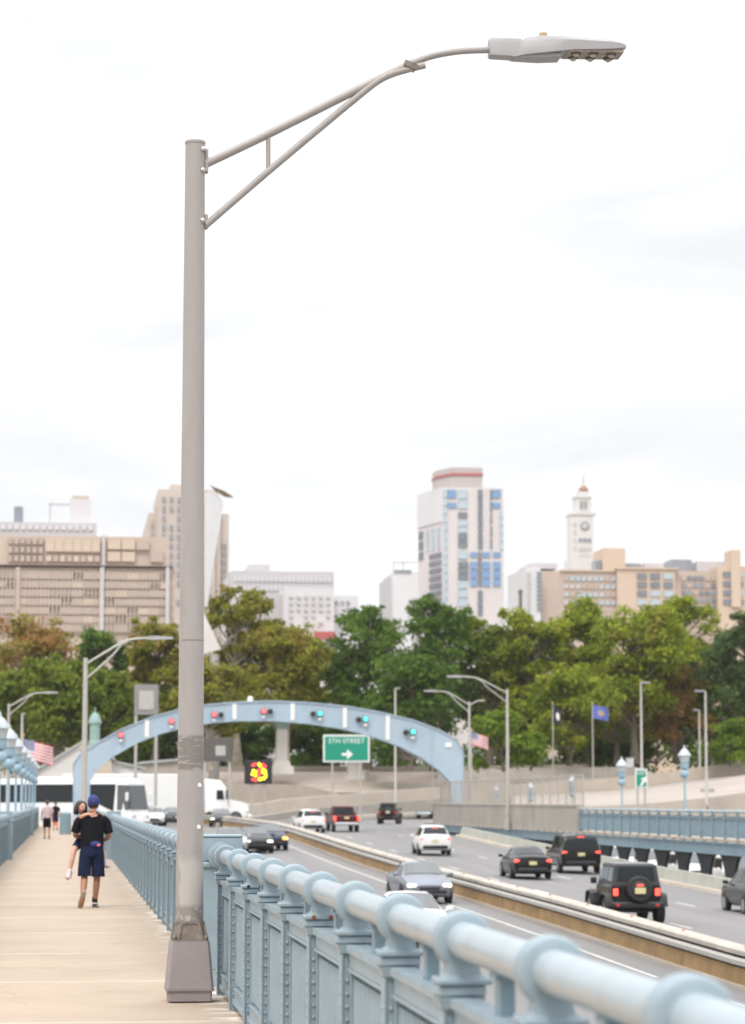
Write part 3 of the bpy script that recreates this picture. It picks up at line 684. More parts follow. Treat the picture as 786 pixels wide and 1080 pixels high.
def car(name, label, cat, st, body_m, loc, rz, rear=True, lit=True, front=True, plate=True, rw=None, wind=None, wr=.33, group='cars on the bridge road', glass='glass', roofrail=False, trunk_lip=False):
    t = thing(name, label, cat, loc, rz, group)
    S = Shell(st); S.body().build('body', body_m, t, 40)
    y0, y1 = st[0][0], st[-1][0]; wmax = max(a[1] for a in st); zbelt = S.params(0)[3]
    S.cross(*wind).build('windshield', M['glass_light'] if front else M[glass], t)
    S.cross(*rw).build('rear_window', M[glass], t)
    for sd in (1, -1):
        a = rw[1] - .05; b = wind[0] + .02
        S.patch(a - .12, (a + b) / 2 - .03, 5.12, 5.9, sd, y0b=a + .12, y1b=(a + b) / 2 - .03).build('side_window', M[glass], t)
        S.patch((a + b) / 2 + .03, b + .52, 5.12, 5.9, sd, y0b=(a + b) / 2 + .03, y1b=b + .02).build('side_window', M[glass], t)
        # lamps wrap the corners
        zl = S.params(y0 + .1)[3]
        tl = MB()
        tl.rbox((sd * (wmax * .80), y0 + .075, zl - .10), (wmax * .28, .15, .12), .03)
        tl.build('tail_light', M['tail' if lit and rear else 'tail_dim'], t)
        zh = S.params(y1 - .12)[3]
        hl = MB().rbox((sd * wmax * .70, y1 - .10, zh - .06), (wmax * .36, .2, .12), .03)
        hl.build('headlight', M['head' if (lit and not rear) else 'head_off'], t)
        mb = MB().rbox((sd * (wmax + .09), wind[1] - .28, zbelt + .06), (.20, .10, .13), .03).box((sd * (wmax - .02), wind[1] - .25, zbelt + .02), (.1, .05, .04))
        mb.build('mirror', body_m, t)
        for wy in (y0 + .92, y1 - .90):
            MB().lathe((sd * wmax * .985, wy, wr), [(wr + .055, 0), (wr + .055, sd * .012), (wr * .5, sd * .014)][::sd], 22, 'x').build('wheel_arch', M['black'], t)
            wheel(t, sd * (wmax - .09), wy, wr)
    zb = S.params(y0 + .1)[2]
    MB().rbox((0, y0 + .06, zb + .13), (wmax * 1.55, .2, .2), .05).build('rear_bumper', M['black'] if body_m is not M.get('p_black') else M['black'], t)
    MB().rbox((0, y1 - .07, zb + .14), (wmax * 1.4, .2, .14), .04).build('front_grille', M['black'], t)
    MB().box((0, y1 - .02, S.params(y1 - .1)[3] - .16), (wmax * .8, .05, .12)).build('upper_grille', M['black'], t)
    if plate: MB().rbox((0, y0 - .012 if st is not SEDAN else y0 - .01, S.params(y0 + .1)[3] - .2), (.34, .03, .16), .006).build('license_plate', M['plate'], t)
    if rear and lit:
        yb = rw[1] - .03; MB().rbox((0, yb - .04, S.params(yb)[4] - .03), (.34, .05, .05), .01).build('brake_light', M['tail'], t)
    MB().box((0, 0, zb + .02), (wmax * 1.5, (y1 - y0) * .8, .12)).build('underbody', M['black'], t)
    return t
M['p_white'] = paint('white_car_paint', (0.72, 0.72, 0.72)); M['p_black'] = paint('black_car_paint', (0.006, 0.006, 0.007), .8)
M['p_grey'] = paint('grey_blue_car_paint', (0.22, 0.235, 0.28), .8, .28, .4); M['p_silver'] = paint('silver_car_paint', (0.42, 0.44, 0.46), .6, .3, .4)
M['p_dark'] = paint('dark_slate_car_paint', (0.022, 0.025, 0.03), .8); M['p_red'] = paint('dark_red_truck_paint', (0.085, 0.012, 0.016), .7)
M['p_teal'] = paint('teal_truck_paint', (0.20, 0.33, 0.36), .5); M['p_navy'] = paint('navy_car_paint', (0.02, 0.028, 0.06), .8)
def on_road(px, py):
    z = -1.5
    for _ in range(30):
        p = gp(px, py, z); z = zroad(p.x, p.y)
    return Vector((p.x, p.y, z))
SD = dict(rw=(-1.70, -.90), wind=(.38, 1.2)); SV = dict(rw=(-2.18, -1.86), wind=(.38, 1.12)); BX = dict(rw=(-2.5, -2.31), wind=(.62, 1.22)); HB = dict(rw=(-1.95, -1.58), wind=(.33, 1.06))
# outbound side
car('white_hatchback', 'white hatchback seen from behind with brake lights on, left of the dark red pickup', 'car', SUV, M['p_white'], on_road(326, 878), R(3), **SV)
car('white_suv', 'white crossover with lit tail lights driving away beside the long concrete parapet', 'car', SUV, M['p_white'], on_road(455, 892) , R(-2), **SV)
car('black_sedan', 'black sedan with pale plate and lit brake lights, seen from behind', 'car', SEDAN, M['p_black'], on_road(554, 926), R(-1), wr=.34, **SD)
car('black_suv', 'boxy black SUV with upright red tail lights ahead of the off-roader', 'car', BOXY, M['p_black'], on_road(604, 920), R(-1), wr=.38, **BX)
car('grey_suv', 'dark grey car cut off by the right picture edge', 'car', SUV, M['p_dark'], on_road(801, 963), R(0), rear=False, lit=False, **SV)
# inbound side
car('grey_sedan', 'grey blue sedan with pale bonnet coming towards the viewer past the median barrier', 'car', SEDAN, M['p_grey'], on_road(442, 951), PI + R(2), rear=False, **SD)
car('white_sedan', 'white car mostly hidden behind the near handrail, only its roof and mirror showing', 'car', SEDAN, M['p_white'], on_road(431, 997), PI, rear=False, **SD)
car('black_oncoming_sedan', 'black oncoming sedan with bright headlights just above the railing pier', 'car', SEDAN, M['p_dark'], on_road(267, 899), PI + R(4), rear=False, **SD)
car('navy_oncoming_car', 'navy car with amber lamp half hidden behind the black oncoming sedan', 'car', HATCH, M['p_navy'], on_road(283, 893), PI + R(6), rear=False, **HB)
car('silver_car', 'silver car barely showing between the railing pier and the black oncoming sedan', 'car', SEDAN, M['p_silver'], on_road(243, 900), PI, rear=False, lit=False, **SD)
car('dark_oncoming_sedan', 'dark sedan with lit headlights right of the lamp post in front of the white lorry', 'car', SEDAN, M['p_dark'], on_road(233, 872), PI + R(-4), rear=False, **SD)
car('white_oncoming_car', 'white car just left of the lamp post below the lorry trailer', 'car', HATCH, M['p_white'], on_road(163, 871), PI + R(-2), rear=False, lit=False, **HB)
car('grey_queue_car', 'grey car in the queue between the coach and the lorry', 'car', SUV, M['p_silver'], Vector((6.9, 225, zroad(7, 225))), PI + R(-10), rear=False, lit=False, **SV)
car('black_queue_car', 'black car in the queue in front of the lorry trailer, left of lamp post', 'car', HATCH, M['p_black'], Vector((9.0, 223, zroad(8, 223))), PI + R(-10), rear=False, lit=False, **HB)
amb = MB().rbox((.55, 2.2 - .2, .66), (.22, .14, .14), .03)
nv = [o for o in COL.objects if o.name.startswith('navy_oncoming_car')][0]; MB().rbox((-.60, 1.98, .70), (.26, .16, .16), .03).build('turn_signal', M['amber'], nv)

def off_roader(label, loc, rz, m, lit=True):
    t = thing('off_roader', label, 'car', loc, rz, 'cars on the bridge road')
    mb = MB().rbox((0, -.55, .92), (1.56, 2.9, .62), .05).frus((0, 1.35, .62), (1.3, 1.3), (0, 1.3, 1.12), (1.24, 1.3), .05).rbox((0, -.2, .55), (1.3, 3.4, .22), .04)
    mb.build('body', m, t)
    MB().loft([[(-.76, -1.98, 1.22), (.76, -1.98, 1.22), (.76, .75, 1.22), (-.76, .75, 1.22)], [(-.74, -1.96, 1.3), (.74, -1.96, 1.3), (.74, .7, 1.3), (-.74, .7, 1.3)], [(-.655, -1.88, 1.82), (.655, -1.88, 1.82), (.655, .38, 1.82), (-.655, .38, 1.82)], [(-.60, -1.80, 1.865), (.60, -1.80, 1.865), (.60, .3, 1.865), (-.60, .3, 1.865)]]).build('hard_top', M['roof_black'], t)
    MB().rbox((0, -.75, 1.872), (1.16, 1.9, .02), .008).build('roof_panel', M['roof_grey'], t)
    MB().add([(-.60, -1.977, 1.34), (.60, -1.977, 1.34), (.545, -1.905, 1.77), (-.545, -1.905, 1.77)], [(0, 1, 2, 3)]).build('rear_window', M['glass'], t)
    MB().add([(-.66, .705, 1.34), (.66, .705, 1.34), (.6, .415, 1.77), (-.6, .415, 1.77)], [(0, 1, 2, 3)]).build('windshield', M['glass_light'], t)
    for s in (1, -1):
        for a, b in ((-1.78, -.95), (-.85, -.2), (-.1, .55)):
            MB().add([(s * .745, a, 1.33), (s * .745, b, 1.33), (s * .672, b - (.15 if b > .5 else 0), 1.75), (s * .672, a + (.04 if a < -1.5 else 0), 1.75)], [(0, 1, 2, 3)]).build('side_window', M['glass_light'], t)
        for wy in (-1.42, 1.42):
            wheel(t, s * .80, wy, .42, .28)
            fl = [(-.62, .62), (-.5, .9), (-.36, .98), (.36, .98), (.5, .9), (.62, .62), (.55, .62), (.44, .84), (.33, .9), (-.33, .9), (-.44, .84), (-.55, .62)]
            q = MB()
            q.strip([(s * .86, wy + a, z) for a, z in fl[:6]], [(s * .86, wy + a, z) for a, z in list(reversed(fl[6:]))], .01)
            vs = []
            up_ = fl[:6]
            q.loft([[(s * .74, wy + a, z), (s * .98, wy + a, z - .03), (s * .98, wy + a, z - .08), (s * .74, wy + a, z - .05)] for a, z in up_], True)
            q.build('fender_flare', M['black'], t)
        MB().rbox((s * .66, -2.02, 1.0), (.15, .07, .22), .02).build('tail_light', M['tail' if lit else 'tail_dim'], t)
        MB().rbox((s * .62, -2.20, .60), (.11, .03, .07), .01).build('reflector', M['tail_dim'], t)
        MB().rbox((s * .50, 1.98, .95), (.2, .06, .2), .04).build('headlight', M['head_off'], t)
        MB().rbox((s * .93, .55, 1.30), (.2, .09, .2), .03).build('mirror', M['black'], t)
    MB().rbox((0, -2.10, .60), (1.62, .2, .2), .05).build('rear_bumper', M['black'], t)
    MB().rbox((0, 2.12, .60), (1.6, .2, .2), .05).build('front_bumper', M['black'], t)
    sp = MB().lathe((.06, -2.17, 1.10), [(.25, -.15), (.36, -.14), (.40, -.08), (.40, .1), (.3, .16), (.1, .16)], 28, 'y').build('spare_tyre', M['tyre'], t)
    MB().lathe((.06, -2.34, 1.10), [(.25, .02), (.22, 0), (.08, -.01)], 20, 'y').build('rim', M['black'], sp)
    MB().rbox((.06, -2.36, 1.05), (.34, .03, .19), .01).build('license_plate', M['plate'], t)
    if lit: MB().rbox((.06, -2.35, 1.22), (.2, .05, .06), .01).build('brake_light', M['tail'], t)
    MB().tube([(-.5, -2.0, .42), (.3, -1.9, .40), (.5, -1.2, .45)], .05).build('exhaust', M['black'], t)
    MB().tube([(-.7, -1.42, .42), (.7, -1.42, .42)], .07).build('axle', M['black'], t)
    return t
M['roof_black'] = mat('textured_black_roof', (0.03, 0.03, 0.032), .55, var=.1); M['roof_grey'] = mat('grey_roof_panel', (0.20, 0.20, 0.205), .4, var=.08)
off_roader('black off-roader with square hard top, spare wheel and lit tail lights near the median barrier', on_road(660, 972), R(-2), M['p_black'])
off_roader('small far black off-roader with spare wheel, right of the dark red pickup', on_road(411, 869), R(-12), M['p_black'], False)

def pickup(label, loc, rz, m, lit):
    t = thing('pickup_truck', label, 'pickup truck', loc, rz, 'cars on the bridge road')
    MB().rbox((0, 0, .88), (1.9, 5.5, .62), .07).frus((0, 1.9, 1.15), (1.8, 1.7), (0, 1.85, 1.3), (1.6, 1.5), .08).build('body', m, t)
    MB().loft([[(-.9, -.9, 1.17), (.9, -.9, 1.17), (.9, 1.35, 1.17), (-.9, 1.35, 1.17)], [(-.72, -.75, 1.82), (.72, -.75, 1.82), (.72, .75, 1.82), (-.72, .75, 1.82)], [(-.64, -.66, 1.88), (.64, -.66, 1.88), (.64, .64, 1.88), (-.64, .64, 1.88)]]).build('cab', m, t)
    MB().add([(-.74, -.9, 1.28), (.74, -.9, 1.28), (.66, -.775, 1.76), (-.66, -.775, 1.76)], [(0, 1, 2, 3)]).build('rear_window', M['glass'], t)
    MB().add([(-.78, 1.275, 1.28), (.78, 1.275, 1.28), (.68, .815, 1.76), (-.68, .815, 1.76)], [(0, 1, 2, 3)]).build('windshield', M['glass_light'], t)
    MB().b2((-.78, -2.7, 1.193), (.78, -.95, 1.2)).build('bed_cover', M['black'], t)
    for s in (1, -1):
        MB().add([(s * .885, -.8, 1.25), (s * .885, 1.1, 1.25), (s * .76, .66, 1.74), (s * .76, -.68, 1.74)], [(0, 1, 2, 3)]).build('side_window', M['glass'], t)
        MB().rbox((s * .86, -2.73, .98), (.16, .08, .36), .02).build('tail_light', M['tail' if lit else 'tail_dim'], t)
        MB().rbox((s * .75, 2.72, .95), (.3, .08, .2), .02).build('headlight', M['head_off'], t)
        MB().rbox((s * 1.06, .95, 1.3), (.22, .1, .2), .03).build('mirror', M['black'], t)
        for wy in (-1.7, 1.75):
            MB().lathe((s * .945, wy, .4), [(.47, 0), (.47, s * .014), (.2, s * .016)][::s], 22, 'x').build('wheel_arch', M['black'], t); wheel(t, s * .86, wy, .4, .26)
    MB().rbox((0, -2.82, .58), (1.8, .18, .2), .04).build('rear_bumper', M['chrome'], t)
    MB().rbox((0, -2.77, 1.03), (.36, .03, .16), .01).build('license_plate', M['plate'], t)
    return t
pickup('dark red pickup truck seen from behind with chrome bumper', on_road(361, 877), R(1), M['p_red'], True)
pickup('far teal pickup truck by the end of the concrete parapet', on_road(456, 864), R(-28), M['p_teal'], False)
car('far_white_car', 'far white car just ahead of the teal pickup, near the right gantry leg', 'car', HATCH, M['p_white'], on_road(468, 862) + Vector((1.5, 6, 0)), R(-30), **HB)

# coach, side on, heading right
def coach(label, loc, rz):
    t = thing('coach_bus', label, 'coach', loc, rz)        # local +Y front
    n = 6.2
    MB().loft([[(-1.25, -n, .35), (1.25, -n, .35), (1.27, -n, 3.2), (1.1, -n, 3.45), (-1.1, -n, 3.45), (-1.27, -n, 3.2)], [(-1.27, 4.6, .32), (1.27, 4.6, .32), (1.27, 4.6, 3.2), (1.1, 4.6, 3.45), (-1.1, 4.6, 3.45), (-1.27, 4.6, 3.2)],
               [(-1.25, 5.7, .32), (1.25, 5.7, .32), (1.2, 5.35, 3.15), (1.05, 5.2, 3.4), (-1.05, 5.2, 3.4), (-1.2, 5.35, 3.15)], [(-1.0, 6.25, .4), (1.0, 6.25, .4), (.95, 5.75, 3.0), (.85, 5.5, 3.3), (-.85, 5.5, 3.3), (-.95, 5.75, 3.0)]]).build('body', M['white'], t)
    for s in (1, -1):
        MB().prism([(-6.0, 1.75), (2.6, 1.75), (3.4, 1.62), (4.2, 1.3), (4.7, 1.12), (4.9, 3.05), (-6.0, 3.05)], s * 1.272, s * 1.285, 'x').build('side_window', M['glass'], t)
        MB().lathe((s * 1.26, -3.2, .5), [(.58, 0), (.58, s * .02), (.3, s * .022)][::s], 20, 'x').build('wheel_arch', M['black'], t); wheel(t, s * 1.16, -3.2, .5, .3)
        MB().lathe((s * 1.26, 3.6, .5), [(.58, 0), (.58, s * .02), (.3, s * .022)][::s], 20, 'x').build('wheel_arch', M['black'], t); wheel(t, s * 1.16, 3.6, .5, .3)
        MB().rbox((s * 1.42, 6.0, 2.15), (.22, .2, .62), .05).build('mirror', M['white'], t)
        MB().rbox((s * .8, 6.1, .8), (.4, .3, .22), .05).build('headlight', M['head_off'], t)
    MB().loft([[(-1.262, 5.0, 1.2), (-1.23, 5.56, 1.2), (-1.0, 6.12, 1.25), (1.0, 6.12, 1.25), (1.23, 5.56, 1.2), (1.262, 5.0, 1.2)], [(-1.245, 5.0, 3.0), (-1.215, 5.42, 3.0), (-.95, 5.80, 2.98), (.95, 5.80, 2.98), (1.215, 5.42, 3.0), (1.245, 5.0, 3.0)]], cap=False, close=False).build('windshield', M['glass_light'], t)
    MB().rbox((0, -1.5, 3.5), (1.4, 2.4, .14), .05).build('roof_unit', M['white'], t)
    return t
ca = R(-128); cd_ = Vector((-math.sin(ca), math.cos(ca), 0)); p = at(141, 850, 214) - cd_ * 6.2
coach('white coach with dark window band standing across behind the man carrying a child', (p.x, p.y, zroad(2, p.y)), ca).scale = (1.12, 1.12, 1.12)
# articulated lorry, side on
p = at(175, 850, 236)
LORRY = t = thing('semi_truck', 'long white semi truck with box trailer, passing behind the lamp post', 'lorry', (p.x, p.y, zroad(10, p.y)), R(-86))
t.scale = (1.1, 1.1, 1.1)
MB().rbox((0, -3.0, 2.55), (2.5, 10.5, 2.85), .04).build('trailer', M['white'], t)
MB().b2((-.5, -8, .9), (.5, 3.4, 1.12)).build('chassis', M['black'], t)
MB().loft([[(-1.15, 3.0, .7), (1.15, 3.0, .7), (1.15, 3.0, 3.0), (.95, 3.0, 3.6), (-.95, 3.0, 3.6), (-1.15, 3.0, 3.0)], [(-1.15, 4.3, .7), (1.15, 4.3, .7), (1.12, 4.3, 3.0), (.95, 4.25, 3.5), (-.95, 4.25, 3.5), (-1.12, 4.3, 3.0)], [(-1.12, 5.0, .7), (1.12, 5.0, .7), (1.08, 4.75, 2.7), (.9, 4.65, 3.0), (-.9, 4.65, 3.0), (-1.08, 4.75, 2.7)]]).build('cab', M['white'], t)
MB().loft([[(-1.0, 4.95, .65), (1.0, 4.95, .65), (.95, 4.95, 2.0), (-.95, 4.95, 2.0)], [(-.95, 6.3, .6), (.95, 6.3, .6), (.8, 6.3, 1.7), (-.8, 6.3, 1.7)], [(-.8, 6.6, .62), (.8, 6.6, .62), (.7, 6.55, 1.5), (-.7, 6.55, 1.5)]]).build('hood', M['white'], t)
MB().rbox((0, 6.65, .6), (2.3, .3, .34), .06).build('bumper', M['white'], t)
MB().add([(-.98, 4.90, 2.05), (.98, 4.90, 2.05), (.9, 4.79, 2.75), (-.9, 4.79, 2.75)], [(0, 1, 2, 3)]).build('windshield', M['glass'], t)
for s in (1, -1):
    MB().prism([(3.95, 1.95), (4.55, 1.95), (4.45, 2.7), (3.95, 2.7)], s * 1.155, s * 1.165, 'x').build('side_window', M['glass'], t)
    MB().rbox((s * 1.38, 4.75, 2.35), (.16, .16, .75), .03).build('mirror', M['black'], t)
    MB().tube([(s * 1.05, 2.85, 1.0), (s * 1.05, 2.85, 3.7)], .08).build('exhaust_stack', M['chrome'], t)
    for wy in (-7.2, -6.1, 2.3, 3.4, 5.5): wheel(t, s * 1.08, wy, .5, .3)
    MB().rbox((s * .9, 6.5, 1.0), (.3, .2, .25), .05).build('headlight', M['head_off'], t)

# white vans parked in the yard below the far walkway, glimpsed through the arches
struct('service_yard', MB().b2((33.2, 70, -3.5), (47, 236, -3.2)), M['concrete_pale'])
vans = ['nearest', 'second', 'third', 'fourth', 'fifth', 'sixth']
proto_v = None
for k in range(6):
    lab = f'white van parked beyond the arched openings at right, {vans[k]} one counted from the right edge'
    loc = (36.2 + .3 * (k % 2), 134 + 9.6 * k, -3.2)
    if proto_v is None: proto_v = car('parked_van', lab, 'van', BOXY, M['p_white'], loc, PI, rear=False, lit=False, wr=.38, group='white vans glimpsed through the arches', **BX)
    else: dup(proto_v, loc, PI, lab)
M['boardk'] = mat('dark_barrier_core', (.05, .047, .043), .8, var=.2)
# ------------------------------------------------------------------ median barrier, right-hand parapet and the other walkway
def barrier(label, X0, ys, fx=None, dz=0.0, name='median_barrier'):
    t = thing(name, label, 'barrier', (X0, ys[0], zroad(X0, ys[0])))
    o = Vector(t.location)
    def sweep(nm, poly, m):
        rings = []
        for y in ys:
            x = fx(y) if fx else X0; z = zroad(x, y)
            rings.append([Vector((x + a, y, z + b)) - o for a, b in poly])
        return MB().loft(rings, True).build(nm, m, t)
    return t, sweep
Ys = [30, 45, 58, 70, 79, 90, 103, 118, 135, 148, 160, 172, 185, 194, 202, 210, 216, 222, 226]
def fx(y):
    k = max(0, y - 165) / 61; return 15.0 - 3.2 * k * k
t, sweep = barrier('long low median barrier with ochre lower face and grey capping rails dividing the carriageways', 15.0, Ys, fx)
sweep('base', [(-.36, 0), (.36, 0), (.36, .10), (-.36, .10)], M['concrete_pale'])
sweep('face', [(-.30, .102), (.30, .102), (.27, .46), (-.27, .46)], M['rustface'])
sweep('core', [(-.17, .462), (.17, .462), (.17, .72), (-.17, .72)], M['boardk'])
sweep('rail', [(-.33, .52), (-.22, .48), (-.175, .50), (-.175, .62), (-.22, .66), (-.33, .62)], M['steelpale'])
sweep('rail', [(.33, .52), (.22, .48), (.175, .50), (.175, .62), (.22, .66), (.33, .62)], M['steelpale'])
sweep('cap', [(-.24, .722), (.24, .722), (.24, .82), (.18, .86), (-.18, .86), (-.24, .82)], M['concrete'])
o = Vector(t.location)
for y in range(40, 226, 6):
    x = fx(y); MB().rbox((x - o.x, y - o.y, zroad(x, y) + .88 - o.z), (.08, .08, .04), .015).build('reflector', mat('amber_reflector', (.5, .22, .05), .6, var=0) if 'refl' not in M else M['refl'], t)
    if 'refl' not in M: M['refl'] = t.children[-1].data.materials[0]
PX = 27.6
t, sweep = barrier('grey green concrete parapet along the right edge of the outbound lanes below the arched openings', PX, [60, 79, 103, 120, 135, 150, 160, 172, 184], None, name='concrete_parapet')
sweep('kerb', [(-.6, 0), (.2, 0), (.2, .16), (-.55, .16)], M['concrete_pale'])
sweep('wall', [(-.22, .162), (.2, .162), (.12, .66), (-.12, .66)], M['concrete_green'])
# steel side wall with pointed arches under the far walkway
AX = 28.7
t = thing('arched_girder', 'shaded steel side wall with a row of pointed arch openings under the far walkway', 'girder', (AX, 70, 0))
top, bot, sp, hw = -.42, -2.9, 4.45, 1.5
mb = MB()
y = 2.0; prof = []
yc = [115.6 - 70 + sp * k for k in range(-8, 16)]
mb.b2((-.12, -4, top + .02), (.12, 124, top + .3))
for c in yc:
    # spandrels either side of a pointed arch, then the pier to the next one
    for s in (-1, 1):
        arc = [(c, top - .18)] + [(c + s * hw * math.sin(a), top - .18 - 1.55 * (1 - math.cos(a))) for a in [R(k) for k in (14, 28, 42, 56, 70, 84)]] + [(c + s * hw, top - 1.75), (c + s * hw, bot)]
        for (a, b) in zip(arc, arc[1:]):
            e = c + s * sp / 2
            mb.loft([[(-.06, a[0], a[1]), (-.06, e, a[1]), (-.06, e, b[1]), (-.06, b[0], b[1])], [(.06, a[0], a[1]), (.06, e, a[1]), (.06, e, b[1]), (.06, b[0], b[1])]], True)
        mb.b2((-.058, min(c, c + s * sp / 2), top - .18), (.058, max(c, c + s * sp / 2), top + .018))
M['shaded_steel'] = mat('shade_darkened_steel', (0.022, 0.025, 0.028), .7, var=.2, scale=2)  # shade under the deck is painted into this near-black base colour
mb.build('web', M['shaded_steel'], t, 20)
# far walkway: deck, fascia beam, railing with bays
FX = 28.95
struct('far_walkway', MB().b2((FX - .05, 60, -.3), (FX + 3.6, 214, -.02)), M['concrete_pale'])
t = thing('fascia_beam', 'grey blue steel edge beam carrying the far walkway above the dark arches', 'beam', (FX, 60, 0))
MB().b2((-.42, 0, -.62), (-.06, 150, -.18)).b2((-.52, 0, -.665), (-.04, 150, -.623)).b2((-.5, 0, -.178), (-.04, 150, -.14)).build('beam', M['blue_dark'], t)
mb = MB()
for k in range(0, 150, 2): mb.b2((-.46, k, -.14), (-.08, k + .9, -.02))
mb.build('brackets', M['concrete_pale'], t)
f = railing('long blue railing with pale posts on the far side walkway, right of the concrete parapet', FX - .12, 96, 147.8, 2.2, z=0.0)
for o in f.children:
    if o.name.startswith('panel'): o.data = PANELS.get('far') or o.data
fm = PANELS[(2.2, 0)]; fm.materials[0] = M['blue_dark']
# solid concrete parapet continuing the far railing
t = thing('parapet_wall', 'long blank grey concrete parapet wall under the chain-link fence', 'wall', (FX, 147.9, 0))
MB().b2((-.32, 0, -.13), (0, 59, 1.34)).b2((-.36, 0, 1.343), (.04, 59, 1.44)).build('wall', M['concrete_grey'], t)
MB().b2((-.345, 58.7, .9), (-.325, 59.01, 1.3)).box((-.18, 59.03, 1.0), (.3, .02, .5)).build('marker_plate', mat('yellow_marker', (.62, .40, .08), .6, var=.1), t)
# chain-link fence on the parapet
t = thing('chain_link_fence', 'tall chain-link fence of thin pale posts standing behind the grey parapet wall', 'fence', (FX + .12, 148.2, 0))
M['mesh'] = mat('galvanised_mesh', (0.42, 0.39, 0.35), .6, metal=.2, var=.1)
zt = 3.1
for k in range(23): MB().tube([(0, k * 2.6, 0), (0, k * 2.6, zt + .05)], .055, 8).build('post', M['mesh'], t)
MB().tube([(0, 0, zt), (0, 57.2, zt)], .035, 8).tube([(0, 0, 1.45), (0, 57.2, 1.45)], .03, 8).build('rail', M['mesh'], t)
mb = MB(); 
for s in (1, -1):
    q = -zt
    while q < 57.2:
        a0, a1 = max(0, q), min(57.2, q + zt)
        za, zb_ = (a0 - q), (a1 - q)
        if s < 0: za, zb_ = zt - za, zt - zb_
        v = Vector((0, a1 - a0, zb_ - za)); wv = Vector((0, -v.z, v.y)).normalized() * .02
        A, B = Vector((s * .004, a0, za)), Vector((s * .004, a1, zb_))
        mb.add([A - wv, B - wv, B + wv, A + wv], [(0, 1, 2, 3)]); q += .34
mb.build('mesh', M['mesh'], t)

# ------------------------------------------------------------------ blue gantry arch over the lanes
GY = 203.0
outer = [(77, 862), (77, 806), (84, 796), (100, 785), (130, 768.5), (160, 756.5), (190, 748.5), (220, 743.5), (250, 741), (290, 739.8), (330, 742), (365, 745.5), (400, 751.5), (435, 760), (462, 770), (480, 780), (488, 792), (488, 836)]
inner = [(95, 862), (95, 826), (100, 814), (117, 799), (143, 784), (168, 774), (196, 766.5), (224, 762), (252, 760), (290, 760), (326, 763), (358, 768), (390, 775.5), (420, 786.5), (444, 799), (462, 812), (474, 824), (477, 836)]
base = at(282, 845, GY); gz = -.45
t = thing('lane_gantry', 'large pale blue arched gantry carrying red and green lane signals across the road', 'gantry', (base.x, GY, gz))
go = Vector(t.location)
A = [at(x, y, GY) - go for x, y in outer]; B = [at(x, y, GY) - go for x, y in inner]
A[0].z = B[0].z = .0; A[-1].z = B[-1].z = .4
MB().strip(A, B, 1.1).build('arch', M['blue_arch'], t, 25)
mb = MB(); 
for P, Q in ((A, B),):
    mb.strip([p + Vector((0, 0, .06)) for p in P], [p - Vector((0, 0, .04)) for p in P], 1.3)
    mb.strip([p + Vector((0, 0, .05)) for p in Q], [p - Vector((0, 0, .05)) for p in Q], 1.3)
mb.build('flange', M['blue_arch'], t, 25)
def archz(tab, x):
    for (a, b) in zip(tab[1:], tab[2:]):
        if a[0] <= x <= b[0]: return a[1] + (b[1] - a[1]) * (x - a[0]) / (b[0] - a[0])
for x in (155, 247, 308, 363, 408):
    a, b = at(x, archz(outer, x) + 1.5, GY) - go, at(x, archz(inner, x) - 1.5, GY) - go
    MB().b2((a.x - .16, -.66, b.z), (a.x + .16, -.56, a.z)).build('stiffener', M['white'], t)
for x in (86, 119, 432, 455):
    a, b = at(x, (archz(outer, x) or 800) + 1.5, GY) - go, at(x, (archz(inner, x) or 850) - 1.5, GY) - go
    MB().b2((a.x - .05, -.60, b.z), (a.x + .05, -.55, a.z)).build('stiffener', M['blue_arch'], t)
M['red_sig'] = mat('red_signal', (.5, .02, .02), .4, var=0, emit=(1.0, .10, .10), estr=3.5)
M['green_sig'] = mat('green_signal', (.02, .4, .3), .4, var=0, emit=(.10, 1.0, .72), estr=2.2)
for x, y, c, sd in ((127.5, 775, 'red', 0), (181, 760.5, 'red', 0), (226, 753.5, 'red', 1), (278, 750, 'red', 1), (337.5, 752.5, 'green', -1), (385.5, 758.5, 'green', -1), (435.5, 772, 'green', -1)):
    q = at(x, y, GY - .75) - go
    e = MB().rbox((q.x, q.z * 0 - .70, q.z), (.62, .2, .62), .06)
    e = MB().lathe((q.x, -.95, q.z), [(.22, .38), (.22, 0), (.2, -.02)], 18, 'y').build('signal', M['black'], t)
    MB().lathe((q.x, -.985, q.z), [(.16, .01), (.16, -.01), (.1, -.03)], 18, 'y').build('lens', M['red_sig' if c == 'red' else 'green_sig'], e)
    if sd: MB().lathe((q.x + sd * .52, -.9, q.z - .02), [(.2, .34), (.2, 0), (.16, -.02)], 16, 'y').build('signal', M['black'], t)
    MB().b2((q.x - .12, -.85, q.z - .52), (q.x + .12, -.6, q.z - .34)).build('signal_plate', M['white'], t)
q = at(264, 738.5, GY) - go
MB().lathe((q.x, 0, q.z - .2), [(.16, -.3), (.2, 0), (.22, .3), (.12, .5)], 12).build('camera_housing', M['white'], t)
q = at(472, 786, GY) - go
MB().rbox((q.x, -.6, q.z), (.5, .05, .36), .02).build('sign_plate', M['white'], t)

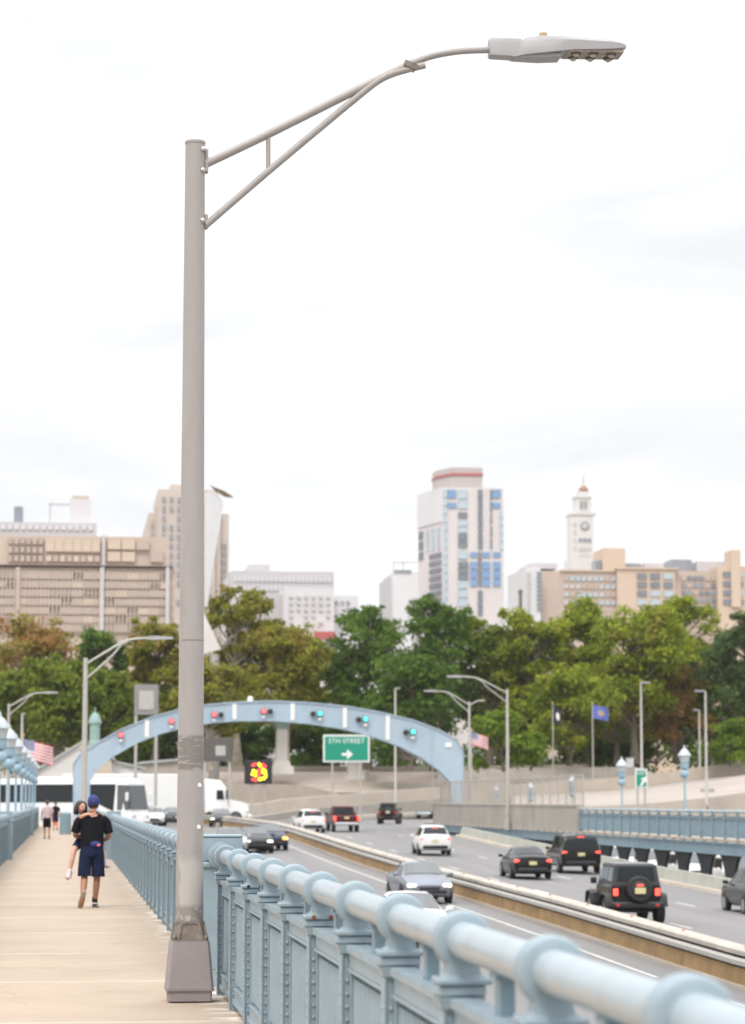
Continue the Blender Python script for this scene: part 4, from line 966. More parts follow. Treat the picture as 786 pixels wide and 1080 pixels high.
# ------------------------------------------------------------------ lanterns on both railings
def lantern_mesh_set(t, H):
    MB().lathe((0, 0, 0), [(.13, 0), (.13, .5), (.075, .55), (.06, .8), (.05, H - 1.15)], 12).build('post', M['blue_lamp'], t)
    MB().sph((0, 0, H - 1.0), .23, 14, (1, 1, .95)).build('ball', M['blue_lamp'], t)
    MB().lathe((0, 0, H - .8), [(.07, 0), (.19, .06), (.21, .12), (.21, .34), (.25, .36)], 8).build('collar', M['blue_lamp'], t)
    MB().lathe((0, 0, H - .44), [(.2, 0), (.27, .3)], 8).build('pane', M['lampglass'], t)
    MB().lathe((0, 0, H - .14), [(.33, 0), (.32, .04), (.17, .26), (.06, .36), (.05, .42), (.015, .52)], 8).build('roof', M['lamproof'], t)
M['lampglass'] = mat('frosted_lantern_glass', (.46, .50, .52), .35, var=.05); M['lamproof'] = mat('pale_lantern_roof', (.44, .49, .53), .4, var=.05)
ordl = ['first', 'second', 'third', 'fourth', 'fifth', 'sixth', 'seventh', 'eighth']
proto = None
for k in range(8):
    loc = (LX - .27, 80.5 + 14 * k, -.02)
    lab = f'{ordl[k]} pale blue lantern from the left picture edge in the row on the left railing'
    if proto is None:
        proto = thing('lantern_post', lab, 'lantern', loc, 0, 'pale blue lanterns along the left railing'); lantern_mesh_set(proto, 4.0)
    else: dup(proto, loc, 0, lab)
for k, (Y, dz, lab) in enumerate(((125, -.05, 'pale blue lantern post on the far railing, right of the small green road sign'), (139.5, -.35, 'pale blue lantern post left of the small green road sign on the far railing'), (153.5, -.5, 'faint blue lantern post at the right end of the chain-link fence'), (167.5, -.8, 'faint blue lantern post in the middle of the chain-link fence'), (181.5, -.9, 'faint blue lantern post behind the left end of the chain-link fence'))):
    o = dup(proto, (FX + .5, Y, dz), 0, lab, (1, 1, 1) if k < 2 else (.8, .8, .85)); o['group'] = 'pale blue lanterns along the far railing'

# ------------------------------------------------------------------ other street lamps
def arm_lamp(label, base, H, arm, s=-1, double=False, group='curved arm street lamps by the road'):
    """pole with a curved truss arm; s = side the arm points to"""
    t = thing('street_lamp', label, 'street lamp', base, 0, group)
    MB().lathe((0, 0, 0), [(.2, 0), (.17, .6), (.125, .62), (.085, H)], 14).build('pole', M['steelpale'], t)
    a = catmull([(0, 0, H - .25), (s * arm * .45, 0, H + .45), (s * arm * .62, 0, H + .68), (s * arm * .8, 0, H + .78), (s * arm, 0, H + .8)], 5)
    MB().tube(a, .045, 8).build('arm_tube', M['steelpale'], t)
    b = catmull([(0, 0, H - .85), (s * arm * .4, 0, H + .05), (s * arm * .55, 0, H + .5), (s * arm * .66, 0, H + .66)], 5)
    MB().tube(b, .04, 8).build('arm_brace', M['steelpale'], t)
    MB().loft([[(s * (arm - .05), -.08, H + .74), (s * (arm - .05), .08, H + .74), (s * (arm - .05), .08, H + .88), (s * (arm - .05), -.08, H + .88)], [(s * (arm + .3), -.17, H + .74), (s * (arm + .3), .17, H + .74), (s * (arm + .3), .14, H + .90), (s * (arm + .3), -.14, H + .90)], [(s * (arm + .95), -.13, H + .77), (s * (arm + .95), .13, H + .77), (s * (arm + .95), .1, H + .86), (s * (arm + .95), -.1, H + .86)]]).build('lamp_head', M['head_paint'], t)
    if double: MB().tube([(0, 0, H - .3), (-s * .6, 0, H + .05), (-s * 1.2, 0, H + .1)], .045, 8).build('second_arm', M['steelpale'], t)
    return t
def lamp_at(label, px, ptop, Y, zb, arm, s, **k):
    q = at(px, ptop, Y); return arm_lamp(label, (q.x, Y, zb), q.z - zb, arm, s, **k)
lamp_at('street lamp behind the man, its curved arm reaching right towards the main pole', 90.5, 694, 106, 0, 2.5, 1)
lamp_at('street lamp at the left picture edge above the blue lanterns, arm pointing right', 9.5, 742, 196, -.3, 2.6, 1)
lamp_at('taller of two left-pointing street lamps by the chain-link fence', 535, 727, 170, -.2, 3.0, -1)
lamp_at('street lamp with long left arm and a short second arm, by the chain-link fence', 495, 740, 204, -.4, 2.6, -1, double=True)
def straight_lamp(label, px, ptop, pbase, Y, s, L_=1.0):
    q = at(px, ptop, Y); zb = at(px, pbase, Y).z
    t = thing('street_lamp', label, 'street lamp', (q.x, Y, zb), 0, 'straight street lamps with a short head')
    H = q.z - zb
    MB().lathe((0, 0, 0), [(.18, 0), (.15, .5), (.12, .55), (.1, H)], 12).build('pole', M['steelpale'], t)
    MB().rbox((s * L_ * .5, 0, H), (L_, .3, .14), .04).build('lamp_head', M['head_paint'], t)
    return t
straight_lamp('slender straight lamp post right of the green exit sign, in front of dark trees', 417, 726, 850, 258, 1, .5)
straight_lamp('straight lamp post near the small green road sign, head pointing right', 676, 720, 812, 268, 1)
straight_lamp('straight lamp post on the pale ramp at right, head pointing left', 744, 729, 850, 236, -1)
straight_lamp('shorter straight lamp post just left of the one on the pale ramp', 737.5, 749, 812, 288, -1, .7)
straight_lamp('thin straight lamp post left of the main pole, behind the flag', 23.5, 753, 800, 250, 1, .3)
M['ramp'] = mat('pinkish_ramp_concrete', (.36, .315, .28), .9, var=.12, scale=.15, dirt=((.28, .24, .21), .6, .25))
# ------------------------------------------------------------------ plaza terraces, ramp and walls beyond the road
def wall_path(name, label, pts, thick, m, cat='wall', kind=None):
    """wall along points ((x,y) ground position, z0, z1)"""
    o = Vector((pts[0][0], pts[0][1], pts[0][2])); mb = MB(); rings = []
    for i, (x, y, z0, z1) in enumerate(pts):
        a = pts[max(0, i - 1)]; b = pts[min(len(pts) - 1, i + 1)]
        n = Vector((b[1] - a[1], -(b[0] - a[0]), 0)).normalized() * (-thick)
        rings.append([Vector((x, y, z0)) - o, Vector((x, y, z1)) - o, Vector((x, y, z1)) + n - o, Vector((x, y, z0)) + n - o])
    ob = mb.loft(rings, True).build(name, m, None, 20, o)
    return tag(ob, label, cat, kind=kind)
def W(px, ytop, ybot, Y):
    a, b = at(px, ytop, Y), at(px, ybot, Y); return (a.x, Y, b.z, a.z)
# dark kerb wall sweeping right behind the outbound cars, then the pale sloped wall behind it
wall_path('curved_kerb_wall', 'low dark kerb wall curving right behind the far outbound cars', [W(232, 868, 873, 214), W(252, 864, 871, 226), W(285, 859, 866, 240), W(325, 853, 861, 254), W(370, 850, 859, 262), W(420, 846, 857, 268), W(480, 841, 854, 272)], .4, M['concrete_grey'])
wall_path('pale_ramp_wall', 'pale beige sloping concrete wall behind the curving kerb, right of the lorry', [W(262, 850, 862, 272), W(300, 843, 860, 272), W(360, 838, 858, 274), W(430, 833, 856, 276), W(500, 829, 856, 278), W(600, 824, 856, 279)], 1.5, M['concrete_pale'])
wall_path('brown_retaining_wall', 'brown grey retaining wall behind the lorry cab and message board', [W(190, 823, 858, 286), W(262, 826, 858, 286), W(320, 828, 858, 287), W(362, 838, 856, 287)], 1.0, M['brownwall'])
def slab(name, px0, px1, y0, y1, Y0, Y1, m):
    """sloping sheet from the near edge (row y0 at Y0) up to the far edge (row y1 at Y1)"""
    return struct(name, MB().add([at(px0, y0, Y0), at(px1, y0, Y0), at(px1, y1, Y1), at(px0, y1, Y1)], [(0, 1, 2, 3)]), m)
slab('plaza_slope', 200, 640, 836, 826, 288.5, 297, M['concrete_pale'])
slab('plaza_terrace', 150, 640, 825.9, 814, 297.1, 303, M['pinkpave'])
wall_path('plaza_parapet', 'long low pale parapet at the foot of the trees behind the gantry', [W(170, 809, 826, 304), W(300, 808, 826, 304), W(480, 808, 826, 304), W(620, 806, 826, 304)], .6, M['concrete_pale'])
# right-hand ramp: pale road rising to the right with parapets on both sides
RA = [(540, 852, 837), (640, 850, 834), (690, 847, 829), (740, 842, 822), (786, 836, 815.5), (900, 822, 799)]
struct('ramp_road', MB().add([at(x, a, 245.6) for x, a, b in RA] + [at(x, b, 283.9) for x, a, b in RA], [(k, k + 1, k + 7, k + 6) for k in range(5)]), M['ramp'])
wall_path('near_ramp_wall', 'pale concrete ramp parapet behind the blue lanterns at right, sloping up to the right', [W(560, 853, 966, 245), W(680, 848, 966, 243), W(760, 840, 966, 242), W(900, 826, 966, 241)], .5, M['concrete_pale'])
wall_path('far_ramp_wall', 'long pale ramp wall below the trees at right, rising to the right picture edge', [W(540, 824, 840, 284), W(640, 821, 837, 284), W(690, 816, 832, 284), W(740, 809, 825, 284), W(786, 803, 819, 284), W(900, 788, 803, 284)], .6, M['concrete_pale'])
wall_path('curved_plaza_wall', 'grey stone wall with dark coping left of the small green road sign', [W(470, 811, 838, 290), W(560, 810, 836, 290), W(640, 809, 834, 289), W(668, 809, 833, 287), W(690, 817, 832, 284.8)], .5, M['concrete'])
# small white cabinet and slim white post by the ramp
c = at(664, 800, 292); t = thing('white_cabinet', 'small white cabinet standing on the stone wall left of the lamp post', 'cabinet', (c.x, 292, at(664, 810, 292).z))
MB().rbox((0, 0, .55), (.85, .6, 1.0), .06).build('box', M['white'], t); MB().rbox((0, 0, 1.09), (.95, .7, .08), .02).build('lid', M['white'], t)
c = at(683, 838, 238); t = thing('route_marker', 'thin post with small crossed plate on the pale ramp at the right', 'sign', (at(746, 838, 238).x, 238, at(746, 858, 238).z))
MB().tube([(0, 0, 0), (0, 0, 3.2)], .06, 8).build('post', M['rust'], t); MB().rbox((0, -.08, 2.1), (1.3, .04, .35), .01).build('plate', M['steelpale'], t)

# ------------------------------------------------------------------ signs
def green_sign(name, label, px0, py0, px1, py1, Y, zb, lines, arrow, posts=True):
    a, b = at(px0, py0, Y), at(px1, py1, Y); cx = (a.x + b.x) / 2; wd, h = b.x - a.x, a.z - b.z; zc = (a.z + b.z) / 2
    t = thing(name, label, 'road sign', (cx, Y, zb))
    z = zc - zb
    bo = MB().rbox((0, 0, z), (wd, .06, h), .02).build('border', M['white'], t)
    MB().rbox((0, -.034, z), (wd - .12 * h, .03, h - .12 * h), .01).build('board', M['green_sign'], t)
    for (txt, sz, dz) in lines: text_mb(txt, sz * h, (0, -.056, z + dz * h), M['white'], t)
    u = h
    if arrow == 'right':
        MB().prism([(-.17 * u, z - .26 * u), (.02 * u, z - .26 * u), (.02 * u, z - .40 * u), (.24 * u, z - .21 * u), (.02 * u, z - .02 * u), (.02 * u, z - .16 * u), (-.17 * u, z - .16 * u)], -.06, -.05).build('arrow', M['white'], t)
    else:
        MB().prism([(-.10 * u, z - .42 * u), (.02 * u, z - .42 * u), (.18 * u, z - .16 * u), (.27 * u, z - .22 * u), (.25 * u, z + .10 * u), (-.06 * u, z - .02 * u), (.06 * u, z - .08 * u)], -.06, -.05).build('arrow', M['white'], t)
    if posts:
        for s in (-.3, .3): MB().tube([(s * wd, .1, 0), (s * wd, .1, z + h * .4)], .1, 8).build('post', M['steelpale'], t)
    return t
green_sign('exit_sign', 'large green road sign with white border reading 5TH STREET above a right arrow', 341, 775, 390, 804, 256, -.4, [('5TH STREET', .25, .27)], 'right')
green_sign('exit_sign', 'small square green road sign with white arrow among the blue lanterns', 670, 811, 683, 831, 236, .2, [('EXIT', .30, .28)], 'up', True)
# amber and red message board
a, b = at(258, 802, 252), at(287, 827, 252)
t = thing('message_board', 'black electronic board glowing red and yellow right of the lorry cab', 'message sign', ((a.x + b.x) / 2, 252, -.4))
wd, h, zc = b.x - a.x, a.z - b.z, (a.z + b.z) / 2 + .4
MB().rbox((0, 0, zc), (wd, .35, h), .05).build('case', M['black'], t)
M['led_y'] = mat('yellow_leds', (.6, .5, .02), .4, var=0, emit=(1.0, .80, .02), estr=2.2); M['led_r'] = mat('red_leds', (.6, .03, .02), .4, var=0, emit=(1.0, .07, .08), estr=2.0)
def dots(pts, m, r=.15):
    mb = MB()
    for x, z in pts: mb.lathe((x * wd, -.18, zc + z * h), [(r, 0), (r * .9, -.03)], 12, 'y')
    mb.build('led_display', m, t)
dots([(-.18, .06), (-.22, -.08), (-.1, .02), (-.1, -.14), (.02, .34), (.06, .28), (.16, .12), (.24, .06), (.26, -.06), (.1, -.28), (.2, -.26), (.26, -.18), (.16, 0), (.04, -.3)], M['led_y'])
dots([(-.2, .3), (-.12, .34), (.16, .32), (.24, .26), (-.2, -.3), (-.1, -.34), (.02, .1), (.03, -.06), (.02, -.18), (-.02, .02)], M['led_r'], .14)
for s in (-.6, .6): MB().tube([(s, .1, 0), (s, .1, zc)], .08, 8).build('post', M['steelpale'], t)
# backs of two signs and the dark board
def plain_board(name, label, x0, y0, x1, y1, Y, zb, m, cat='sign', inset=None):
    a, b = at(x0, y0, Y), at(x1, y1, Y); wd, h = b.x - a.x, a.z - b.z; zc = (a.z + b.z) / 2 - zb
    t = thing(name, label, cat, ((a.x + b.x) / 2, Y, zb)); MB().rbox((0, 0, zc), (wd, .12, h), .02).build('board', m, t)
    if inset: MB().rbox((inset[0] * wd, -.085, zc + inset[1] * h), (inset[2] * wd, .05, inset[3] * h), .01).build('panel', M['white'] if inset[4] else M['steelpale'], t)
    for s in (-.42, .42): MB().tube([(s * wd, .15, 0), (s * wd, .15, zc + h * .5)], .13, 8).build('post', M['steelpale'], t)
    return t
M['boardgrey'] = mat('grey_board', (.24, .23, .23), .6, var=.08); M['boarddark'] = mat('dark_brown_board', (.10, .09, .085), .6, var=.1)
plain_board('sign_board', 'grey framed sign board on two posts standing above the left side of the gantry', 142, 722, 167, 754, 226, -.3, M['boardgrey'], inset=(0, -.02, .62, .62, 0))
plain_board('sign_board', 'dark board with a white square just right of the main lamp post', 214, 778, 245, 803, 240, -.3, M['boarddark'], inset=(.1, -.05, .34, .42, 0))

# ------------------------------------------------------------------ stone pylon with green cap
q = at(297, 812, 296); t = thing('stone_pylon', 'pale stone pylon with green copper capital standing behind the gantry arch', 'pylon', (q.x, 296, q.z - .5))
k = 296 / FPX; hh = (812 - 762) * k + .5
MB().frus((0, 0, 0), (2.6, 2.6), (0, 0, .9), (2.5, 2.5)).frus((0, 0, .905), (2.0, 2.0), (0, 0, 1.5), (1.6, 1.6)).frus((0, 0, 1.505), (1.35, 1.35), (0, 0, hh - .8), (1.25, 1.25), .12).build('shaft', M['offwhite'], t)
MB().frus((0, 0, hh - .795), (1.3, 1.3), (0, 0, hh - .2), (1.75, 1.75), .1).frus((0, 0, hh - .195), (1.85, 1.85), (0, 0, hh), (1.85, 1.85)).build('capital', M['patina'], t)
for lab, px, Y in (('plain stone plinth on the terrace under the large green exit sign', 378, 300), ('pale stone plinth right of the exit sign beside a flag', 475, 300)):
    q = at(px, 818, Y); t = thing('stone_plinth', lab, 'plinth', (q.x, Y, q.z - .6)); hh = 3.6 if px > 400 else 2.6
    MB().frus((0, 0, 0), (3.4, 2.4), (0, 0, .7), (3.2, 2.2)).frus((0, 0, .705), (2.5, 1.8), (0, 0, hh - .3), (2.3, 1.7), .08).build('block', M['offwhite'], t)
    MB().frus((0, 0, hh - .295), (2.6, 2.0), (0, 0, hh), (2.6, 2.0)).build('coping', M['concrete_pale'], t)

# ------------------------------------------------------------------ flags
M['f_red'] = mat('flag_red', (.50, .06, .08), .8, var=.05); M['f_white'] = mat('flag_white', (.72, .70, .70), .8, var=.03); M['f_navy'] = mat('flag_navy', (.05, .07, .22), .8, var=.05); M['f_black'] = mat('flag_black', (.02, .02, .025), .8, var=.05); M['f_blue'] = mat('flag_blue', (.10, .13, .42), .8, var=.05); M['f_gold'] = mat('flag_gold', (.5, .36, .1), .8, var=.05)
def flag(label, px, ptop, Y, zb, wd, h, design, droop=.0, rz=0.0, wave=.18):
    q = at(px, ptop, Y); H = q.z - zb
    t = thing('flagpole', label, 'flag', (q.x, Y, zb))
    MB().lathe((0, 0, 0), [(.14, 0), (.12, .3), (.085, .32), (.055, H)], 10).build('pole', M['steelpale'], t)
    MB().sph((0, 0, H + .09), .11, 10).build('finial', M['f_gold'], t)
    nx, nz = 26, 26; vs = []; c, s = math.cos(rz), math.sin(rz)
    for j in range(nz + 1):
        for i in range(nx + 1):
            u, v = i / nx, j / nz
            x = u * wd * (1 - droop * .55); y = math.sin(u * 7 + v * 1.5) * wave * (.2 + u)
            vs.append((.07 + x * c - y * s, x * s + y * c, H - .15 - v * h - droop * wd * u * .9))
    mb = MB(); fs = []; ms = []
    for j in range(nz):
        for i in range(nx):
            fs.append((j * (nx + 1) + i, j * (nx + 1) + i + 1, (j + 1) * (nx + 1) + i + 1, (j + 1) * (nx + 1) + i))
            if design == 'us':
                stripe = int(j / 2); can = i < 10 and j < 14
                ms.append(2 if can and not (i % 2 and j % 2) else (0 if (can is False and stripe % 2 == 0) else 1))
            elif design == 'black': ms.append(1 if (i - 13) ** 2 + (j - 13) ** 2 < 30 else 0)
            else: ms.append(1 if (i - 13) ** 2 + (j - 13) ** 2 < 34 and (i + j) % 3 else 0)
    mb.add(vs, fs); mb.m = ms
    mats = {'us': [M['f_red'], M['f_white'], M['f_navy']], 'black': [M['f_black'], M['f_white']], 'blue': [M['f_blue'], M['f_gold']]}[design]
    me = mb.mesh('banner', mats, 60); link('banner', me, t)
flag('striped flag with starred navy corner flying behind the blue lanterns on the left', 24.5, 777, 208, -.4, 2.6, 1.5, 'us', .25)
flag('striped flag hanging limp beside the stone plinth right of the exit sign', 456, 758, 290, 2.4, 1.4, 2.4, 'us', .75, 0)
flag('striped flag behind the pole of the double-armed street lamp', 497, 770, 262, .8, 2.0, 1.3, 'us', .3, 0)
flag('black flag on a tall pole in front of the trees left of the blue flag', 583, 742, 281, 2.4, 1.2, 1.9, 'black', .45, 0)
flag('blue flag on a tall pole in front of the trees right of the black flag', 625, 742, 281, 2.4, 1.9, 1.4, 'blue', .2, 0)

# ------------------------------------------------------------------ pale houses and copper cupola on the left
def house(label, px0, px1, peave, papex, pbase, Y, depth, m, wins, gable=True):
    a, b = at(px0, peave, Y), at(px1, pbase, Y); wd = b.x - a.x; zb = b.z - 1; he = a.z - zb; ha = at(px0, papex, Y).z - zb
    t = thing('pale_house', label, 'house', (a.x, Y, zb))
    poly = [(0, 0), (wd, 0), (wd, he), (wd / 2, ha), (0, he)] if gable else [(0, 0), (wd, 0), (wd, ha), (0, he)]
    MB().prism(poly, 0, depth).build('wall', m, t)
    e = .35
    mb = MB()
    if gable:
        for s in (0, 1):
            p0, p1 = ((-.3, he - .22), (wd / 2, ha + .08)) if s == 0 else ((wd / 2, ha + .08), (wd + .3, he - .22))
            mb.prism([p0, p1, (p1[0], p1[1] + .22), (p0[0], p0[1] + .22)], -e, depth + e)
    else: mb.prism([(-.3, he + .01), (wd + .3, ha + .03), (wd + .3, ha + .25), (-.3, he + .24)], -e, depth + e)
    mb.build('roof', M['roofgrey'], t)
    for (u, v, ww, hh) in wins:
        f = MB().b2((u * wd - ww / 2 - .08, -.04, v * he - .08), (u * wd + ww / 2 + .08, -.002, v * he + hh + .08)).build('window', M['white'], t)
        MB().b2((u * wd - ww / 2, -.055, v * he), (u * wd + ww / 2, -.043, v * he + hh)).build('pane', M['glass'], f)
    return t
M['roofgrey'] = mat('pale_grey_roof', (.42, .43, .42), .7, var=.1, scale=.6)
house('long low cream building with sloping white roof behind the coach on the left', 28, 84, 822, 783, 846, 250, 8, M['offwhite'], [(.45, .25, .5, 1.2), (.72, .25, .7, 1.0)], gable=False)
house('cream gabled house seen through the left foot of the gantry', 80, 118, 800, 786, 846, 256, 8, M['plaster'], [(.5, .35, .5, 1.4), (.8, .35, .5, 1.4)])
house('white house with dark windows behind the left foot of the gantry', 112, 150, 802, 812, 846, 262, 8, M['white'], [(.12, .5, .55, 1.1), (.3, .5, .55, 1.1)], gable=False)
house('low dark-fronted building behind the lorry trailer', 150, 215, 806, 800, 846, 276, 7, M['brownwall'], [(.2, .3, 1.2, 1.4), (.5, .3, 1.2, 1.4), (.78, .3, 1.2, 1.4)], gable=False)
q = at(100, 790, 262); t = thing('cupola_tower', 'small cream tower with green copper cupola left of the gantry', 'tower', (q.x, 262, at(100, 846, 262).z))
hb_ = q.z - t.location.z
MB().frus((0, 0, 0), (3.4, 3.4), (0, 0, hb_), (3.4, 3.4)).frus((0, 0, hb_ + .003), (3.7, 3.7), (0, 0, hb_ + .3), (3.7, 3.7)).build('wall', M['plaster'], t)
MB().lathe((0, 0, hb_ + .3), [(.62, 0), (.62, .4), (.5, .5), (.5, 2.1), (.66, 2.2), (.66, 2.35), (.58, 2.5), (.48, 2.85), (.26, 3.15), (.06, 3.3), (.04, 3.8)], 12).build('cupola', M['patina'], t)
# slender memorial mast behind the lamp post: plain generic stand-in
q = at(229, 800, 296); t = thing('tall_mast', 'tall slender pale steel mast showing just right of the lamp post', 'mast', (q.x, 296, 2.5))
def mp_(px, py): v = at(px, py, 296); return (v.x - q.x, v.z - 2.5)
MB().lathe((-.35, 0, 0), [(.7, 0), (.6, 3), (.5, mp_(222, 690)[1])], 10).build('shaft', M['steelpale'], t)
MB().prism([mp_(206, 691), mp_(233, 685), mp_(214, 644)], -.25, .25).build('fin', M['offwhite'], t)
pg = mat('pale_mesh_steel', (.62, .62, .63), .4, metal=.2, var=.06)
MB().prism([mp_(216, 640), mp_(219, 640), mp_(224, 600), mp_(232, 556), mp_(236, 530), mp_(227, 517), mp_(216, 520)], -.15, .15).build('blade', pg, t)
MB().prism([mp_(222, 512), mp_(224, 513.5), mp_(236, 518), mp_(246, 524.5), mp_(238, 524), mp_(228, 518)], -.4, .4).build('tip', mat('bronze_tip', (.16, .12, .07), .45, metal=.5, var=.1), t)
# ------------------------------------------------------------------ trees
LM = {
 'dark': leafmat('dark_green_leaves', (0.067, 0.134, 0.023), (0.143, 0.229, 0.033)),
 'green': leafmat('green_leaves', (0.118, 0.167, 0.023), (0.210, 0.262, 0.033)),
 'lime': leafmat('yellow_green_leaves', (0.159, 0.222, 0.021), (0.311, 0.354, 0.034), (0.293, 0.228, 0.052), .06),
 'olive': leafmat('olive_leaves', (0.177, 0.198, 0.025), (0.311, 0.301, 0.038), (0.320, 0.214, 0.057), .18),
 'rust': leafmat('turning_leaves', (0.185, 0.182, 0.030), (0.287, 0.238, 0.045), (0.354, 0.190, 0.063), .45),
 'bush': leafmat('bright_green_leaves', (0.122, 0.198, 0.021), (0.195, 0.276, 0.028)),
 'blue': leafmat('bluish_leaves', (0.061, 0.108, 0.040), (0.110, 0.158, 0.051)),
}
def leaf_mesh(name, clumps, n, size, m, seed):
    """n small leaf sprays scattered through clumps (centre, radius vector)"""
    g = np.random.default_rng(seed)
    C = np.array([c for c, r in clumps]); Rr = np.array([r for c, r in clumps])
    vol = Rr[:, 0] * Rr[:, 1] + .01; pick = g.choice(len(C), n, p=vol / vol.sum())
    d = g.normal(size=(n, 3)); d /= np.linalg.norm(d, axis=1)[:, None]
    rad = g.random(n) ** .45
    # mostly the upper side of every clump carries leaves: dark gaps stay below
    d[:, 2] = np.where((d[:, 2] < -.35) & (g.random(n) < .6), -d[:, 2], d[:, 2])
    P = C[pick] + d * Rr[pick] * rad[:, None] * (1 + .18 * g.normal(size=(n, 1)))
    nrm = d * .6 + g.normal(size=(n, 3)) * .55 + np.array([0, 0, .45]); nrm /= np.linalg.norm(nrm, axis=1)[:, None]
    a = np.cross(nrm, g.normal(size=(n, 3))); a /= np.linalg.norm(a, axis=1)[:, None]; b = np.cross(nrm, a)
    s = size * (.55 + .9 * g.random(n))[:, None]
    V = np.stack([P - a * s * 1.1, P - b * s * .55 + nrm * s * .12, P + a * s * 1.2 - nrm * s * .1, P + b * s * .6 + nrm * s * .12], 1).reshape(-1, 3)
    me = bpy.data.meshes.new(name); me.vertices.add(4 * n); me.loops.add(4 * n); me.polygons.add(n)
    me.vertices.foreach_set('co', V.ravel().astype(np.float32)); me.loops.foreach_set('vertex_index', np.arange(4 * n, dtype=np.int32))
    me.polygons.foreach_set('loop_start', np.arange(0, 4 * n, 4, dtype=np.int32)); me.polygons.foreach_set('loop_total', np.full(n, 4, dtype=np.int32))
    me.materials.append(m); me.update(calc_edges=True); me.validate(); return me
def tree(label, cx, ptop, hw, pbase, Y, kind, seed, low=.28, bare=False, pale=False, n=14000, size=.22, name='tree', trunk=True, flat=1.0, group='trees behind the plaza', lob=36):
    g = random.Random(seed)
    T = at(cx, ptop, Y); B = at(cx, pbase, Y); H = T.z - B.z; rw = hw / FPX * Y
    t = thing(name, label, 'tree' if name != 'shrub' else 'shrub', (T.x, Y, B.z), 0, group)
    tr = H * .018 + .14
    clumps = []; tips = []
    zc0 = H * low
    for k in range(lob):
        a = g.uniform(0, 2 * PI); u = (k + .5) / lob
        zz_ = zc0 + (H - zc0) * (.06 + .84 * u ** .8)
        prof = (math.sin(PI * min(1, (.24 + .66 * u))) ** .5 if u < .97 else .5) * 1.12
        if name == 'shrub': prof = math.sin(PI * min(1, (.30 + .68 * u))) ** .5
        rr = rw * prof * g.uniform(.25, .86)
        c = (math.cos(a) * rr, math.sin(a) * rr * .8, zz_ - H * .03)
        q = rw * g.uniform(.24, .44) * (1 if u < .85 else .85)
        clumps.append((c, (q, q, q * g.uniform(.55, .85) * flat))); tips.append(c)
        for _ in range(2):                        # small outlying sprays break the outline
            b = g.uniform(0, 2 * PI); s = q * g.uniform(.3, .5)
            clumps.append(((c[0] + math.cos(b) * q * .95, c[1] + math.sin(b) * q * .7, min(H * 1.0, c[2] + g.uniform(-.4, .8) * q)), (s, s, s * .7)))
    if trunk:
        mb = MB(); fork = H * low * g.uniform(.85, 1.1); lean = g.uniform(-.5, .5)
        mb.tube(catmull([(0, 0, 0), (lean * .3, 0, fork * .5), (lean * .8, .1, fork), (lean, 0, H * .62), (lean * .6, 0, H * .86)], 4), [tr * (1.25 - .05 * i) if i < 3 else tr * max(.12, 1.08 - .062 * i) for i in range(17)], 9)
        mb.build('trunk', M['bark_pale' if pale else 'bark'], t)
        mb = MB()
        for c in (tips if not bare else tips + [(x * 1.05, y, z + H * .06) for x, y, z in tips[::2]]):
            z0 = max(fork * .8, min(c[2] - abs(c[0]) * .7 - H * .05, H * .7)); k = lean * .8
            mb.tube(catmull([(k, 0, z0), (k + (c[0] - k) * .45, c[1] * .4, z0 + (c[2] - z0) * .42), (c[0], c[1], c[2] + .2)], 3), [tr * .42, tr * .36, tr * .3, tr * .24, tr * .18, tr * .12, tr * .06], 6)
        mb.build('limbs', M['bark_pale' if pale else 'bark'], t)
    link('crown', leaf_mesh('crown', clumps, n, size, LM[kind], seed), t)
    return t
